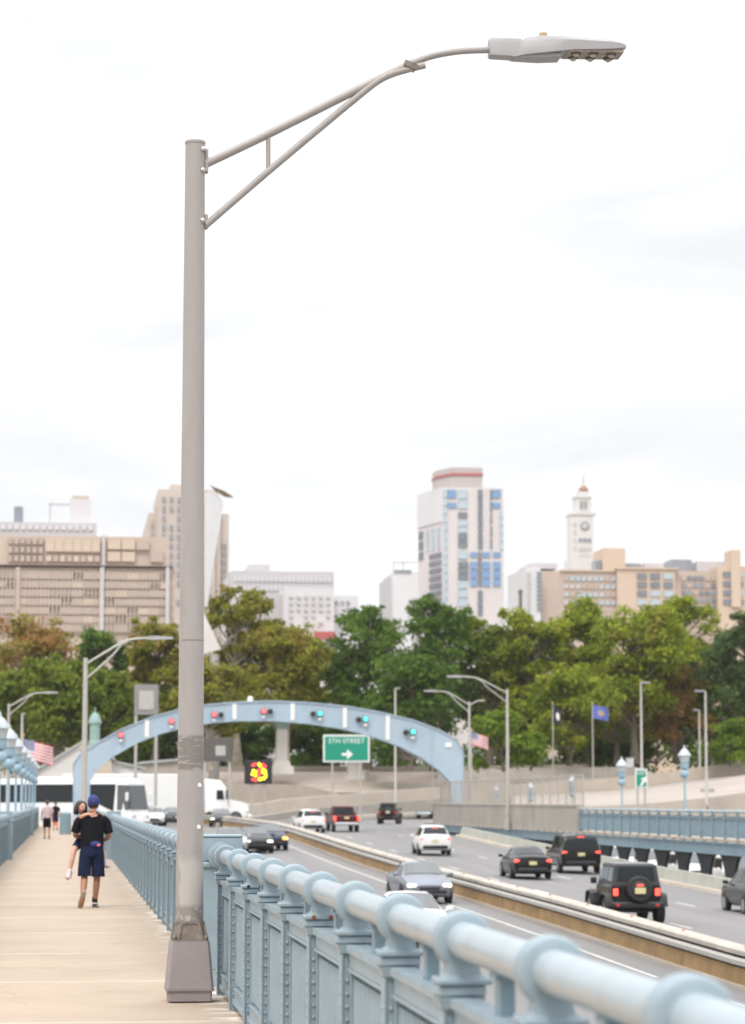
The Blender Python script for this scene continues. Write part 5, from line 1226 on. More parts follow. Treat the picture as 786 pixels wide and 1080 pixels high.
TREES = [
 # label, cx, top, half width, base, distance, kind, seed, options
 ('sparse turning tree with pale bare limbs at the left picture edge', 28, 642, 52, 800, 296, 'rust', 1, dict(bare=True, pale=True, n=8500)),
 ('dark green tree below the beige office block, behind the lamp arm', 108, 652, 34, 800, 316, 'dark', 2, dict(low=.2)),
 ('green tree behind the second lamp post from the left', 62, 690, 44, 806, 286, 'green', 3, dict(low=.15)),
 ('deep green tree at far left low behind the lanterns', 4, 700, 42, 806, 290, 'green', 4, dict(low=.12)),
 ('bushy green tree above the copper cupola', 118, 700, 46, 810, 292, 'green', 5, dict(low=.12)),
 ('olive tree just left of the main lamp post', 165, 648, 40, 810, 302, 'olive', 6, dict(n=16000)),
 ('tall loose olive tree just right of the main lamp post', 252, 604, 46, 812, 306, 'olive', 7, dict(pale=True, n=16000)),
 ('spreading olive tree behind the crown of the gantry arch', 302, 650, 50, 812, 296, 'olive', 8, dict(pale=True, bare=True, n=16000)),
 ('lower olive tree right of the main lamp post, behind the dark board', 222, 690, 42, 812, 288, 'olive', 9, dict(pale=True, bare=True, n=8500)),
 ('large dense dark green tree above the green exit sign', 388, 624, 46, 812, 298, 'dark', 10, dict(low=.2, n=13000)),
 ('tall dense dark green tree below the blue and white tower', 458, 616, 48, 812, 304, 'dark', 11, dict(low=.2, n=13000)),
 ('lower dark green tree between the exit sign and the double lamp', 432, 680, 50, 812, 290, 'dark', 12, dict(low=.1, n=13000)),
 ('mid green tree below the thin brown chimney', 515, 640, 38, 810, 306, 'green', 13, dict(low=.2)),
 ('yellow green tree below the pale block left of the clock tower', 566, 636, 44, 808, 302, 'lime', 14, dict()),
 ('yellow green tree directly below the clock tower', 616, 622, 42, 808, 310, 'lime', 15, dict()),
 ('broad yellow green tree right of the clock tower with drooping boughs', 668, 630, 58, 806, 296, 'lime', 16, dict(n=16000)),
 ('golden green tree below the long tan building', 716, 618, 44, 806, 306, 'lime', 17, dict()),
 ('low yellow green tree behind the two flagpoles', 600, 704, 52, 808, 290, 'lime', 18, dict(low=.2, bare=True)),
 ('rust tinted tree behind the lamp on the pale ramp', 712, 690, 40, 804, 300, 'rust', 19, dict(low=.2, n=4500)),
 ('yellow green tree with thin trunk behind the lamp near the small green sign', 650, 700, 44, 806, 300, 'olive', 20, dict(low=.25, n=5000)),
 ('dark bluish green tree at the right picture edge', 782, 628, 42, 802, 292, 'blue', 21, dict(low=.15, n=13000)),
 ('dark green tree left of the bluish tree at the right edge', 748, 672, 36, 804, 304, 'dark', 22, dict(low=.12)),
 ('green tree far behind between the olive tree and the dense dark trees', 340, 664, 40, 812, 318, 'green', 23, dict(low=.1)),
 ('olive green tree far behind the double-armed lamp', 536, 668, 40, 810, 316, 'olive', 24, dict(low=.1)),
 ('dark green undergrowth tree at the foot of the right-hand trees', 690, 752, 50, 806, 312, 'dark', 25, dict(low=.02, lob=16)),
 ('dark green undergrowth tree behind the blue flag', 630, 752, 50, 808, 314, 'dark', 26, dict(low=.02, lob=16)),
 ('dark green undergrowth tree behind the centre of the gantry', 330, 748, 46, 812, 316, 'dark', 27, dict(low=.02, lob=16)),
 ('dark green undergrowth tree behind the pylon', 262, 752, 40, 812, 318, 'dark', 28, dict(low=.02, lob=16)),
 ('dark green undergrowth tree left of the main lamp post behind the houses', 170, 742, 48, 812, 316, 'dark', 29, dict(low=.02, lob=16)),
]
for lab, cx, tp, hw, bs, Y, kd, sd_, op in TREES: tree(lab, cx, tp, hw, bs, Y, kd, sd_, **op)
tree('round clipped green bush behind the taller street lamp', 532, 746, 42, 812, 280, 'bush', 40, name='shrub', low=.02, trunk=True, n=9000, size=.2, group='bushes before the trees', lob=26)
tree('round green bush at the right picture edge above the ramp wall', 770, 758, 30, 806, 282, 'bush', 41, name='shrub', low=.02, n=4500, size=.2, group='bushes before the trees', lob=24)
# leafy branch tips that enter the picture at the right edge
tree('near yellow green bough entering at the right edge above the far railing', 796, 786, 14, 850, 210, 'lime', 42, name='tree', low=.55, n=900, size=.13, lob=10, group='bushes before the trees')
mb = []
gr = random.Random(5)
for k in range(340):
    x = gr.uniform(-45, 95); mb.append(((x, 324 + gr.uniform(-3, 6), 4.6 + 13 * gr.random() ** 1.3), (2.4, 1.5, 1.6)))
tag(link('undergrowth', leaf_mesh('undergrowth', mb, 60000, .28, LM['dark'], 3)), 'dark undergrowth massed beneath the trees behind the plaza', 'undergrowth', kind='stuff')

# ------------------------------------------------------------------ city buildings far behind
def bldg(name, label, cat, Y): 
    t = thing(name, label, cat, (at(CX, 700, Y).x, Y, 0)); return t, Vector(t.location)
def face(t, o, nm, px0, ptop, px1, pbot, dy, dep, m, top_slope=None):
    """block whose front face spans these photo columns at distance Y+dy and which is dep deep"""
    Y = o.y + dy; a, b = at(px0, ptop, Y) - o, at(px1, pbot, Y) - o
    return MB().b2((a.x, dy, b.z), (b.x, dy + dep, a.z)).build(nm, m, t)
def wins(t, o, px0, ptop, px1, pbot, dy, nx, ny, fx_, fy_, m, skip=0.0, seed=1, nm='window', cols=None):
    Y = o.y + dy; a, b = at(px0, ptop, Y) - o, at(px1, pbot, Y) - o
    w_, h_ = (b.x - a.x) / nx, (a.z - b.z) / ny; g = random.Random(seed)
    me = {}
    for i in range(nx):
        for j in range(ny):
            if g.random() < skip: continue
            mm = m if not isinstance(m, list) else g.choice(m)
            if mm.name not in me: me[mm.name] = MB().box((0, 0, 0), (w_ * fx_, .5, h_ * fy_)).mesh(nm, mm)
            link(nm, me[mm.name], t, (a.x + w_ * (i + .5), dy - .12, b.z + h_ * (j + .5)))
B_ = lambda n, c, r=.8, v=.06, s=.06, **k: mat(n, c, r, var=v, scale=s, **k)
M['bz'] = B_('beige_stone_panels', (.50, .405, .34)); M['bz2'] = B_('dark_beige_panels', (.455, .37, .315)); M['bzw'] = mat('bronze_glass', (.41, .33, .28), .35, var=.1, scale=.2); M['bzl'] = mat('pale_bronze_glass', (.56, .455, .36), .3, var=.1, scale=.2); M['bzd'] = mat('dark_bronze_glass', (.31, .25, .225), .3, var=.1)  # bzw, bzl, bzd: bronze glass in middle, pale and dark tones
M['pgrey'] = B_('pale_grey_cladding', (.50, .48, .49)); M['pwhite'] = B_('white_cladding', (.60, .59, .605)); M['deco'] = B_('deco_limestone', (.50, .43, .385)); M['wgrey'] = mat('grey_window_strip', (.24, .26, .30), .3, var=.1, scale=.3)
M['tgb'] = mat('blue_glass', (.17, .29, .48), .3, var=.12, scale=.3); M['tgl'] = mat('pale_glass', (.40, .48, .53), .2, var=.15, scale=.3); M['tgd'] = mat('dark_tower_glass', (.17, .19, .22), .2, var=.15, scale=.3); M['tpk'] = B_('pinkish_concrete', (.59, .55, .545)); M['redband'] = mat('red_steel_band', (.42, .09, .09), .5, var=.05)
M['tan'] = B_('tan_brick', (.55, .43, .335)); M['tan2'] = B_('brown_brick', (.47, .375, .315)); M['clock'] = B_('cream_terracotta', (.60, .58, .565)); M['copper'] = mat('brown_copper_dome', (.30, .15, .10), .5, var=.1)
# big beige office block
t, o = bldg('office_block', 'wide beige office block with bands of bronze windows at the far left', 'building', 430)
face(t, o, 'wall', -60, 597, 183, 830, 0, 60, M['bz']); face(t, o, 'upper_storey', -60, 564, 176, 597, 6, 50, M['bz'])
face(t, o, 'ledge', -60, 594.5, 183.5, 597.5, -1, 10, M['bzd'])
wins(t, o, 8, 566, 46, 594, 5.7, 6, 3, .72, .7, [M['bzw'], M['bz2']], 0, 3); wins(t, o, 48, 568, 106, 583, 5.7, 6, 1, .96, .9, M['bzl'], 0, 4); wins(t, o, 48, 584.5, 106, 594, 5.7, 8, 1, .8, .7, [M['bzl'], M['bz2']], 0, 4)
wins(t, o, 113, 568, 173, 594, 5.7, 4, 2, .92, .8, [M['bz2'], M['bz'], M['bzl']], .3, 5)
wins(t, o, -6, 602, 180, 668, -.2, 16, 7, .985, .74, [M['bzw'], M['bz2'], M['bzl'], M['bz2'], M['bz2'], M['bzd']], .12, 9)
mb = MB(); Yf = o.y
for k in range(46):
    x = -6 + k * 4.1; a_, b_ = at(x, 600, Yf) - o, at(x + .7, 668, Yf) - o; mb.b2((a_.x, -.62, b_.z), (b_.x, -.4, a_.z))
for y in range(603, 668, 11):
    a_, b_ = at(-20, y, Yf) - o, at(182, y + .9, Yf) - o; mb.b2((a_.x, -.6, b_.z), (b_.x, -.45, a_.z))
mb.build('mullions', M['bz2'], t, 0)
for x in (17, 106, 175): face(t, o, 'pilaster', x, 598, x + 3, 700, -.9, 1, M['bz2'] if x == 17 else M['pgrey'])
face(t, o, 'pier', 108, 564, 111, 596, 5, 1, M['pgrey'])
t, o = bldg('rooftop_plant', 'pale grey building with white plant room and open steel frame above the beige office block', 'building', 520)
face(t, o, 'wall', -30, 550, 99, 830, 0, 40, M['pgrey']); face(t, o, 'plant_room', 74, 526, 96, 560, 2, 20, M['pwhite']); face(t, o, 'cooling_unit', 76, 523, 94, 528, 3, 10, M['bz2']); face(t, o, 'tank', 15, 534, 24, 551, 2, 8, M['wgrey'])
for q in ((52, 531, 54, 551), (52, 531, 76, 532.5)): face(t, o, 'frame', *q, 3, 1, M['pgrey'])
wins(t, o, 0, 552, 99, 561, 0, 14, 1, .6, .6, M['pwhite'], 0, 2)
# stepped tower behind the lamp post
t, o = bldg('stepped_tower', 'stepped limestone tower partly hidden behind the main lamp post', 'building', 700)
face(t, o, 'wall', 157, 541, 240, 840, 3, 60, M['deco']); face(t, o, 'upper_storey', 167, 516, 226, 700, 0, 40, M['deco']); face(t, o, 'crown', 180, 511, 214, 530, 2, 30, M['deco']); face(t, o, 'setback', 164, 534, 232, 700, 1.5, 45, M['deco'])
wins(t, o, 169, 522, 224, 640, -.2, 7, 12, .34, .55, M['wgrey'], .12, 3); wins(t, o, 231, 572, 239, 640, 2.8, 2, 8, .5, .55, M['wgrey'], 0, 4); wins(t, o, 158, 548, 165, 640, 2.8, 2, 9, .4, .5, M['bz2'], 0, 5)
# white blocks mid left
t, o = bldg('low_grey_block', 'long pale grey block with flat roof behind the olive trees', 'building', 640)
face(t, o, 'wall', 244, 602, 352, 840, 0, 40, M['pgrey']); face(t, o, 'plant_room', 263, 595, 285, 603, 4, 20, M['pgrey']); wins(t, o, 246, 606, 350, 626, 0, 22, 2, .6, .5, M['pwhite'], 0, 2)
t, o = bldg('white_stepped_block', 'white stepped apartment block left of the dense dark trees', 'building', 560)
face(t, o, 'wall', 300, 620, 352, 840, 0, 30, M['pwhite']); face(t, o, 'wing', 330, 628, 378, 840, 5, 30, M['pwhite']); face(t, o, 'wing', 244, 626, 305, 840, 6, 30, M['pgrey'])
wins(t, o, 303, 626, 350, 660, -.1, 6, 5, .5, .4, M['pgrey'], .2, 3); wins(t, o, 352, 632, 376, 660, 4.9, 4, 4, .5, .4, M['wgrey'], .4, 3); face(t, o, 'awning', 332, 666, 354, 674, -3, 2, M['redband'])
# glass tower
t, o = bldg('glass_tower', 'tall apartment tower with blue glass panels and a red band round its top', 'tower', 620)
def pxz(x, y, dy): return at(x, y, o.y + dy) - o
a, b, c2 = pxz(467, 514, 0), pxz(531, 514, 0), pxz(441, 520, 16); zb = -5
rings = [[(a.x, 0, z), (b.x, 0, z), (b.x + 1, 22, z), (c2.x, 16, z)] for z in (zb, a.z)]
MB().loft(rings, True).build('wall', M['tpk'], t, 0)
# left flank panels: upper white, lower grey columns
def flank(u0, u1, y0, y1, m, nm='window', off=.25):
    P = Vector((a.x, 0, 0)); Q = Vector((c2.x, 16, 0)); d = Q - P; n_ = Vector((d.y, -d.x, 0)).normalized(); n_ = n_ if n_.y < 0 else -n_
    A0, A1 = P + d * u0 + n_ * off, P + d * u1 + n_ * off; z0, z1 = pxz(467, y1, 0).z, pxz(467, y0, 0).z
    MB().loft([[(p.x, p.y, z0), (p.x, p.y, z1), (p.x - n_.x * .3, p.y - n_.y * .3, z1), (p.x - n_.x * .3, p.y - n_.y * .3, z0)] for p in (A0, A1)], True).build(nm, m, t, 0)
flank(.0, 1.0, 514, 550, M['pwhite'], 'panel')
for k in range(8): flank(.05 + .0, .52, 582 + k * 8, 587 + k * 8, M['tgd'])
for k in range(3): flank(.78, .95, 555 + k * 11, 563 + k * 11, M['tgd'])
for k in range(3): flank(.1 + k * .22, .2 + k * .22, 555, 578, M['tgl'])
for (x0, x1, y0, y1, ny, m) in ((468, 472, 516, 640, 14, M['tgl']), (472, 481, 516, 526, 1, M['tgb']), (472, 481, 530, 536, 1, M['tgb']), (483, 493, 516, 537, 2, M['tgl']), (483, 493, 540, 547, 1, M['tgd']), (483, 493, 549, 562, 2, M['tgl']), (483, 493, 563, 578, 2, M['tgd']), (483, 493, 580, 590, 1, M['tgl']), (504, 509, 516, 580, 7, M['tgd']), (519, 528, 516, 526, 1, M['tgb']), (519, 528, 530, 536, 1, M['tgb']), (527, 531, 538, 580, 5, M['tgl']), (517, 519, 516, 580, 5, M['tgd']),
    (496, 503, 582, 588, 1, M['tgb']), (509, 517, 582, 588, 1, M['tgb']), (520, 528, 582, 588, 1, M['tgb']), (496, 503, 592, 619, 3, M['tgb']), (509, 517, 592, 619, 3, M['tgb']), (520, 528, 592, 619, 3, M['tgb']), (483, 494, 592, 612, 3, M['tgd']), (504, 508, 582, 619, 4, M['tgd']), (483, 493, 612, 640, 3, M['tgl']), (504, 509, 622, 650, 3, M['tgd'])):
    wins(t, o, x0, y0, x1, y1, 0, 1, ny, .96, .86, m)
p0, p1 = pxz(464, 490, 3), pxz(509, 514, 3)
MB().loft([[(p0.x, 10, z), (p0.x + 3, 3, z), (p1.x, 3, z), (p1.x, 16, z), (p0.x, 16, z)] for z in (p1.z - 2, p0.z - (.6))], True).build('penthouse', B_('grey_beige_cladding', (.43, .39, .37)), t, 0)
zr = pxz(464, 500, 3).z
MB().loft([[(p0.x - .25, 9.8, z), (p0.x + 2.9, 2.7, z), (p1.x + .2, 2.7, z), (p1.x + .2, 16, z), (p0.x - .25, 16, z)] for z in (zr - .25, zr + .25)], True).build('red_band', M['redband'], t, 0)
t, o = bldg('small_white_block', 'small white block with roof frame just left of the blue and white tower', 'building', 600)
face(t, o, 'wall', 415, 603, 442, 840, 0, 20, M['pwhite']); face(t, o, 'wing', 411, 608, 420, 840, 4, 20, M['pgrey'])
for q in ((415, 593, 416, 604), (415, 592.5, 440, 594), (425, 593, 426, 604)): face(t, o, 'roof_frame', *q, 1, .6, M['pgrey'])
face(t, o, 'parapet', 416, 601, 434, 604, -.3, 1, M['wgrey'])
q = at(549, 622, 560); t = thing('brick_chimney', 'thin dark brown brick chimney right of the blue and white tower', 'chimney', (q.x, 560, 0))
MB().lathe((0, 0, 0), [(.5, 0), (.36, q.z - 1), (.46, q.z - .9), (.46, q.z)], 12).build('stack', M['bark'], t)
# block left of the clock tower
t, o = bldg('slab_block', 'apartment slab with striped white end and tan flank left of the clock tower', 'building', 700)
face(t, o, 'wall', 571, 602, 592, 840, 4, 30, M['tan2']); face(t, o, 'end_wall', 555, 598, 572, 840, 0, 30, M['pwhite']); face(t, o, 'roof_house', 560, 594, 588, 600, 5, 20, M['pgrey'])
wins(t, o, 556, 602, 560, 645, -.1, 1, 9, .8, .6, M['pgrey']); wins(t, o, 566, 602, 571.5, 645, -.1, 2, 9, .8, .6, M['wgrey'])
# clock tower
t, o = bldg('clock_tower', 'slim white clock tower with dark clock face and copper dome', 'clock tower', 900)
face(t, o, 'shaft', 602.5, 541, 628.5, 840, 0, 8.3, M['clock'])
face(t, o, 'cornice', 602, 540, 629, 543, -.5, 9.3, M['clock'])
face(t, o, 'belfry', 607, 524, 624, 540, 1.4, 5.5, M['clock']); face(t, o, 'cornice', 606.5, 523, 624.5, 525, 1, 6.3, M['clock'])
face(t, o, 'lantern', 610, 518, 621, 524, 2.2, 3.8, M['clock'])
q = at(615.5, 518, o.y + 4) - o; k = o.y / FPX
MB().lathe((q.x, 4, q.z), [(1.7, 0), (1.75, .3), (1.5, 1.0), (.9, 1.7), (.3, 2.0), (.15, 2.1), (.12, 5.5)], 14).build('dome', M['copper'], t)
q = at(617, 555, o.y) - o
e = MB().lathe((q.x, 0, q.z), [(1.62, .2), (1.62, -.22), (1.25, -.26)], 24, 'y').build('clock_face', M['wgrey'], t)
MB().lathe((q.x, 0, q.z), [(.98, -.2), (.98, -.36), (.9, -.38)], 20, 'y').box((q.x + .1, -.4, q.z + .4), (.18, .1, 1.0)).box((q.x + .35, -.4, q.z), (.8, .1, .18)).build('dial', M['pgrey'], e)
wins(t, o, 610, 566, 624, 573, -.1, 3, 1, .7, .5, M['wgrey']); wins(t, o, 610, 575, 624, 596, -.1, 3, 3, .6, .5, M['pgrey']); wins(t, o, 611, 528, 620, 537, 1.3, 2, 1, .55, .9, M['wgrey'])
wins(t, o, 605, 548, 608, 600, -.1, 1, 6, .6, .5, M['pgrey'])
face(t, o, 'base_block', 603, 588, 634, 840, -2, 14, M['clock'])
# long tan building
t, o = bldg('long_tan_building', 'long tan brick building with tall window bays stretching to the right edge', 'building', 760)
face(t, o, 'wall', 592, 602, 652, 840, 0, 40, M['tan2']); face(t, o, 'wall', 651, 600, 715, 840, -2, 40, M['tan']); face(t, o, 'wall', 712, 602, 775, 840, 0, 40, M['tan2']); face(t, o, 'wall', 757, 597, 830, 840, -3, 40, M['tan'])
face(t, o, 'corner_turret', 771, 580, 782, 640, -4, 8, M['tan']); face(t, o, 'roof_house', 636, 578, 660, 602, 2, 15, M['tan']); face(t, o, 'roof_plant', 652, 594, 676, 601, 4, 10, M['wgrey']); face(t, o, 'roof_plant', 708, 590, 730, 603, 5, 10, M['wgrey']); face(t, o, 'roof_plant', 735, 592, 768, 604, 6, 10, M['pgrey']); face(t, o, 'roof_plant', 680, 594, 700, 601, 6, 10, M['pgrey'])
face(t, o, 'roof_plant', 628, 591, 634, 604, 4, 6, M['wgrey'])
wins(t, o, 594, 606, 650, 640, -.1, 9, 4, .7, .5, [M['pgrey'], M['tgl'], M['bz2']], 0, 4); wins(t, o, 670, 603, 712, 640, -2.1, 3, 4, .72, .62, [M['tgd'], M['tgl']], 0, 5); wins(t, o, 718, 606, 756, 645, -.1, 6, 5, .72, .55, [M['tgd'], M['wgrey'], M['bz2']], 0, 6); wins(t, o, 760, 601, 800, 640, -3.1, 3, 4, .62, .55, [M['tgd'], M['tgl']], 0, 7)
face(t, o, 'parapet', 591, 600.5, 652, 603, -.6, 3, M['tan']); face(t, o, 'parapet', 650, 598, 716, 600.6, -2.6, 3, M['tan'])
# ------------------------------------------------------------------ people
M['hair'] = mat('dark_brown_hair', (.035, .018, .012), .5, var=.2, scale=30); M['black_cloth'] = mat('black_shirt_cloth', (.012, .012, .015), .85, var=.15, scale=8, bump=.3, bscale=14, spec=.1); M['navy_cloth'] = mat('navy_shorts_cloth', (.016, .023, .055), .85, var=.2, scale=9, bump=.35, bscale=12, spec=.1)
M['capblue'] = mat('royal_blue_cap', (.012, .03, .15), .7, var=.1); M['shoe'] = mat('pale_grey_shoe', (.50, .52, .54), .6, var=.1); M['sole'] = mat('worn_tan_sole', (.30, .25, .18), .8, var=.15, scale=15); M['pinkshirt'] = mat('pale_lilac_cloth', (.58, .50, .60), .85, var=.08); M['lips'] = mat('lips', (.36, .12, .09), .5, var=0); M['eye'] = mat('dark_eye', (.02, .015, .012), .3, var=0); M['pinkcheck'] = mat('pink_checked_cloth', (.50, .38, .38), .85, var=.3, scale=18)
M['girlskin'] = mat('light_skin', (.60, .33, .23), .55, var=.06, scale=9); M['sock'] = mat('black_sock', (.015, .015, .016), .9, var=.1)
def hand(body, edges, wrist, dirv, side, r=.011):
    """palm and five fingers grown as chains from the wrist"""
    w = Vector(wrist); d = Vector(dirv).normalized(); s = Vector(side).normalized(); n = d.cross(s)
    j = {}
    base = f'h{len(body)}'
    body[base] = (*(w + d * .055), .024); edges.append((WR, base))
    for k, (o, ln) in enumerate(((-.028, .068), (-.010, .078), (.010, .072), (.028, .055))):
        a = f'{base}k{k}'; b = f'{base}m{k}'; c = f'{base}t{k}'
        p = w + d * .092 + s * o
        body[a] = (*p, r); body[b] = (*(p + d * ln * .5 + n * .012), r * .92); body[c] = (*(p + d * ln * .85 + n * .035), r * .75)
        edges += [(base, a), (a, b), (b, c)]
    a, b = base + 'ta', base + 'tb'
    body[a] = (*(w + d * .05 - s * .036 + n * .01), r * 1.05); body[b] = (*(w + d * .088 - s * .052 + n * .022), r * .8)
    edges += [(base, a), (a, b)]
def head_mesh(c, h, yaw=0.0, tilt=0.0):
    """head of height h, chin to crown, face towards local -Y before yaw; nose, brow, chin, ears in one surface"""
    mb = MB(); n = 20; m_ = 14; rings = []
    for i in range(m_ + 1):
        v = i / m_; z = -h / 2 + h * v; a = PI * v
        wd = math.sin(a) ** .62 if 0 < v < 1 else .02
        ring = []
        for k in range(n):
            th = 2 * PI * k / n; x = math.cos(th); y = math.sin(th)
            rx = .335 * h * wd * (.82 + .18 * min(1, v * 2)); ry = .42 * h * wd * (.86 + .14 * min(1, v * 1.7))
            X, Y = x * rx, y * ry
            f = max(0, -y) ** 6
            Y -= f * h * (.10 * math.exp(-((v - .40) / .07) ** 2) + .035 * math.exp(-((v - .47) / .05) ** 2) * 0 + .03 * math.exp(-((v - .06) / .08) ** 2) + .03 * math.exp(-((v - .24) / .05) ** 2))
            Y += f * h * .03 * math.exp(-((v - .50) / .04) ** 2)
            e = abs(x) ** 12
            X += math.copysign(e * h * .055 * math.exp(-((v - .46) / .11) ** 2), x) if abs(y) < .5 else 0
            ring.append(Vector((X, Y, z)))
        rings.append(ring)
    mb.loft(rings, True)
    rot = Matrix.Rotation(yaw, 3, 'Z') @ Matrix.Rotation(tilt, 3, 'Y')
    mb.v = [tuple(rot @ Vector(p) + Vector(c)) for p in mb.v]
    return mb, rot
def join_into(o, mb, m):
    me = mb.mesh('tmp', m, 0); me.polygons.foreach_set('use_smooth', [True] * len(me.polygons))
    bm = bmesh.new(); bm.from_mesh(o.data); bm.from_mesh(me); 
    for f in bm.faces: f.smooth = True
    bm.to_mesh(o.data); bm.free(); bpy.data.meshes.remove(me)
g0 = gp(96.5, 957.5, 0)
man = thing('person', 'man seen from behind in black shirt and blue cap carrying a child along the walkway', 'person', g0, R(1))
J = {'pel': (0, 0, .96, (.135, .10)), 'waist': (0, .0, 1.10, (.125, .09)), 'chest': (0, .0, 1.30, (.15, .105)), 'top': (.0, .01, 1.43, (.11, .08)), 'neck': (.01, .03, 1.515, .058), 'skull': (.015, .045, 1.58, .055),
     'shl': (-.175, .01, 1.425, .062), 'ell': (-.275, .05, 1.14, .047), 'shr': (.175, .01, 1.425, .062), 'elr': (.270, .05, 1.12, .047), 'wrl': (-.16, .27, 1.10, .032), 'wrr': (.20, .26, 1.06, .032),
     'hil': (-.09, 0, .90, .095), 'knl': (-.115, .03, .50, .058), 'cal': (-.125, -.10, .36, .058), 'anl': (-.145, -.24, .175, .036),
     'hir': (.09, 0, .90, .095), 'knr': (.085, .07, .49, .058), 'car': (.078, .06, .34, .058), 'anr': (.055, .09, .09, .038), 'hlr': (.055, .07, .045, .03), 'tor': (.085, .25, .03, .03), 'tol': (-.175, -.20, .045, .03)}
E = [('pel', 'waist'), ('waist', 'chest'), ('chest', 'top'), ('top', 'neck'), ('neck', 'skull'), ('top', 'shl'), ('shl', 'ell'), ('ell', 'wrl'), ('top', 'shr'), ('shr', 'elr'), ('elr', 'wrr'), ('pel', 'hil'), ('hil', 'knl'), ('knl', 'cal'), ('cal', 'anl'), ('anl', 'tol'), ('pel', 'hir'), ('hir', 'knr'), ('knr', 'car'), ('car', 'anr'), ('anr', 'hlr'), ('hlr', 'tor')]
WR = 'wrl'; hand(J, E, J['wrl'][:3], (.6, .75, 0), (0, .2, 1)); WR = 'wrr'; hand(J, E, J['wrr'][:3], (-.7, .7, 0), (0, .2, 1))
body = skin('body', J, E, M['skin_tan'], man)
hm, _ = head_mesh((.015, .06, 1.645), .235, PI - .1)
join_into(body, hm, M['skin_tan'])
def sub(keys, grow, over=None):
    d = {}
    for k in keys:
        v = J[k]; r = v[3]; d[k] = (*v[:3], tuple(x + grow for x in r) if hasattr(r, '__len__') else r + grow)
    if over: d.update(over)
    return d
def ell(c, rx, ry, n=24, wob=0.0, ph=0.0):
    return [Vector((c[0] + math.cos(a) * rx * (1 + wob * math.sin(5 * a + ph)), c[1] + math.sin(a) * ry * (1 + wob * math.sin(4 * a + ph * 1.7)), c[2])) for a in [2 * PI * k / n for k in range(n)]]
def shirt_mesh(par, m, sl, wide=1.0):
    mb = MB()
    mb.loft([ell((0, cy, z), rx * wide, ry, 24, wb, z * 31) for z, rx, ry, cy, wb in ((.965, .182, .13, 0, .03), (1.0, .186, .133, 0, .03), (1.08, .183, .128, 0, .028), (1.16, .186, .124, 0, .024), (1.25, .194, .122, 0, .018), (1.33, .202, .12, 0, .012), (1.39, .204, .112, .005, .01), (1.43, .205, .112, .01, .006), (1.465, .178, .108, .016, 0), (1.495, .128, .098, .022, 0), (1.52, .085, .082, .028, 0))], True)
    for a, b, c in sl: mb.tube(catmull([a, b, c], 5), [.07, .073, .075, .075, .074, .073, .072, .072, .071, .071, .072], 16)
    return mb.build('shirt', m, par, 70)
def shorts_mesh(par, m, legs):
    mb = MB()
    mb.loft([ell((0, 0, z), rx, ry, 24, .012, z * 20) for z, rx, ry in ((1.01, .168, .122), (.97, .178, .128), (.91, .186, .134), (.85, .180, .132), (.81, .15, .12))], True)
    for pts in legs:
        mb.loft([ell(p, p[3], p[4], 20, .03, p[2] * 40 + p[0] * 9) for p in pts], True)
    return mb.build('shorts', m, par, 70)
shirt_mesh(man, M['black_cloth'], (((-.14, .005, 1.41), (-.225, .02, 1.345), (-.268, .04, 1.19)), ((.14, .005, 1.41), (.222, .02, 1.345), (.264, .04, 1.18))), 1.0)
shorts_mesh(man, M['navy_cloth'], ([(-.09, 0, .90, .10, .12), (-.1, .005, .78, .104, .118), (-.112, .012, .62, .104, .112), (-.118, .018, .50, .108, .114)], [(.09, 0, .90, .10, .12), (.092, .02, .78, .104, .118), (.096, .045, .62, .104, .112), (.10, .06, .49, .108, .114)]))
# cap with its peak forward, cropped hair below it
cap = MB(); rot = Matrix.Rotation(-.1, 3, 'Z'); cc = Vector((.015, .058, 1.655))
cap.lathe((.015, .058, 1.655), [(.098, -.02), (.101, .0), (.101, .03), (.092, .075), (.066, .112), (.028, .13), (.004, .133)], 20)
cap.v = [(cc.x + (p[0] - cc.x) * .92, cc.y + (p[1] - cc.y) * 1.08, p[2]) for p in cap.v]
cp = cap.build('cap', M['capblue'], man, 60)
MB().loft([[cc + Vector((math.sin(a) * .086, .075 + math.cos(a) * (.03 + k), -.012 - k * .25 + .0)) for a in [R(q) for q in range(-80, 81, 16)]] + [cc + Vector((math.sin(a) * .086, .075 + math.cos(a) * .02, .004)) for a in [R(q) for q in range(80, -81, -16)]] for k in (0, .085)], True).build('peak', M['capblue'], cp)
MB().sph((.015, -.050, 1.695), .012, 10, (1.1, .3, .8)).build('emblem', mat('cap_emblem_red', (.35, .03, .06), .6, var=0), cp)
MB().lathe((.015, .052, 1.60), [(.072, -.02), (.088, .01), (.092, .045)], 18).build('hair', M['hair'], man)
# shoes
def shoe(nm, heel, toe, up, m, par, L=.29):
    heel, toe, up = Vector(heel), Vector(toe), Vector(up).normalized(); d = (toe - heel).normalized(); s = d.cross(up).normalized(); up = s.cross(d).normalized()
    mb = MB(); rings = []
    for u, wd, hh in ((0, .030, .05), (.06, .038, .085), (.3, .038, .085), (.55, .045, .062), (.8, .046, .045), (.95, .034, .034), (1.0, .018, .02)):
        c = heel + d * L * u
        rings.append([c + s * (wd * x) + up * (hh * z) for x, z in ((-1, .12), (-.95, .6), (-.5, 1), (.5, 1), (.95, .6), (1, .12))])
    mb.loft(rings, True); o = mb.build(nm, m, par, 60)
    mb = MB(); rings = []
    for u, wd in ((-.03, .026), (.03, .040), (.3, .040), (.55, .047), (.8, .048), (.97, .036), (1.03, .016)):
        c = heel + d * L * u
        rings.append([c + s * (wd * x) + up * z for x, z in ((-1, .0), (-1, .012), (1, .012), (1, 0), (.7, -.012), (-.7, -.012))])
    mb.loft(rings, True).build('sole', M['sole'], o, 60); return o
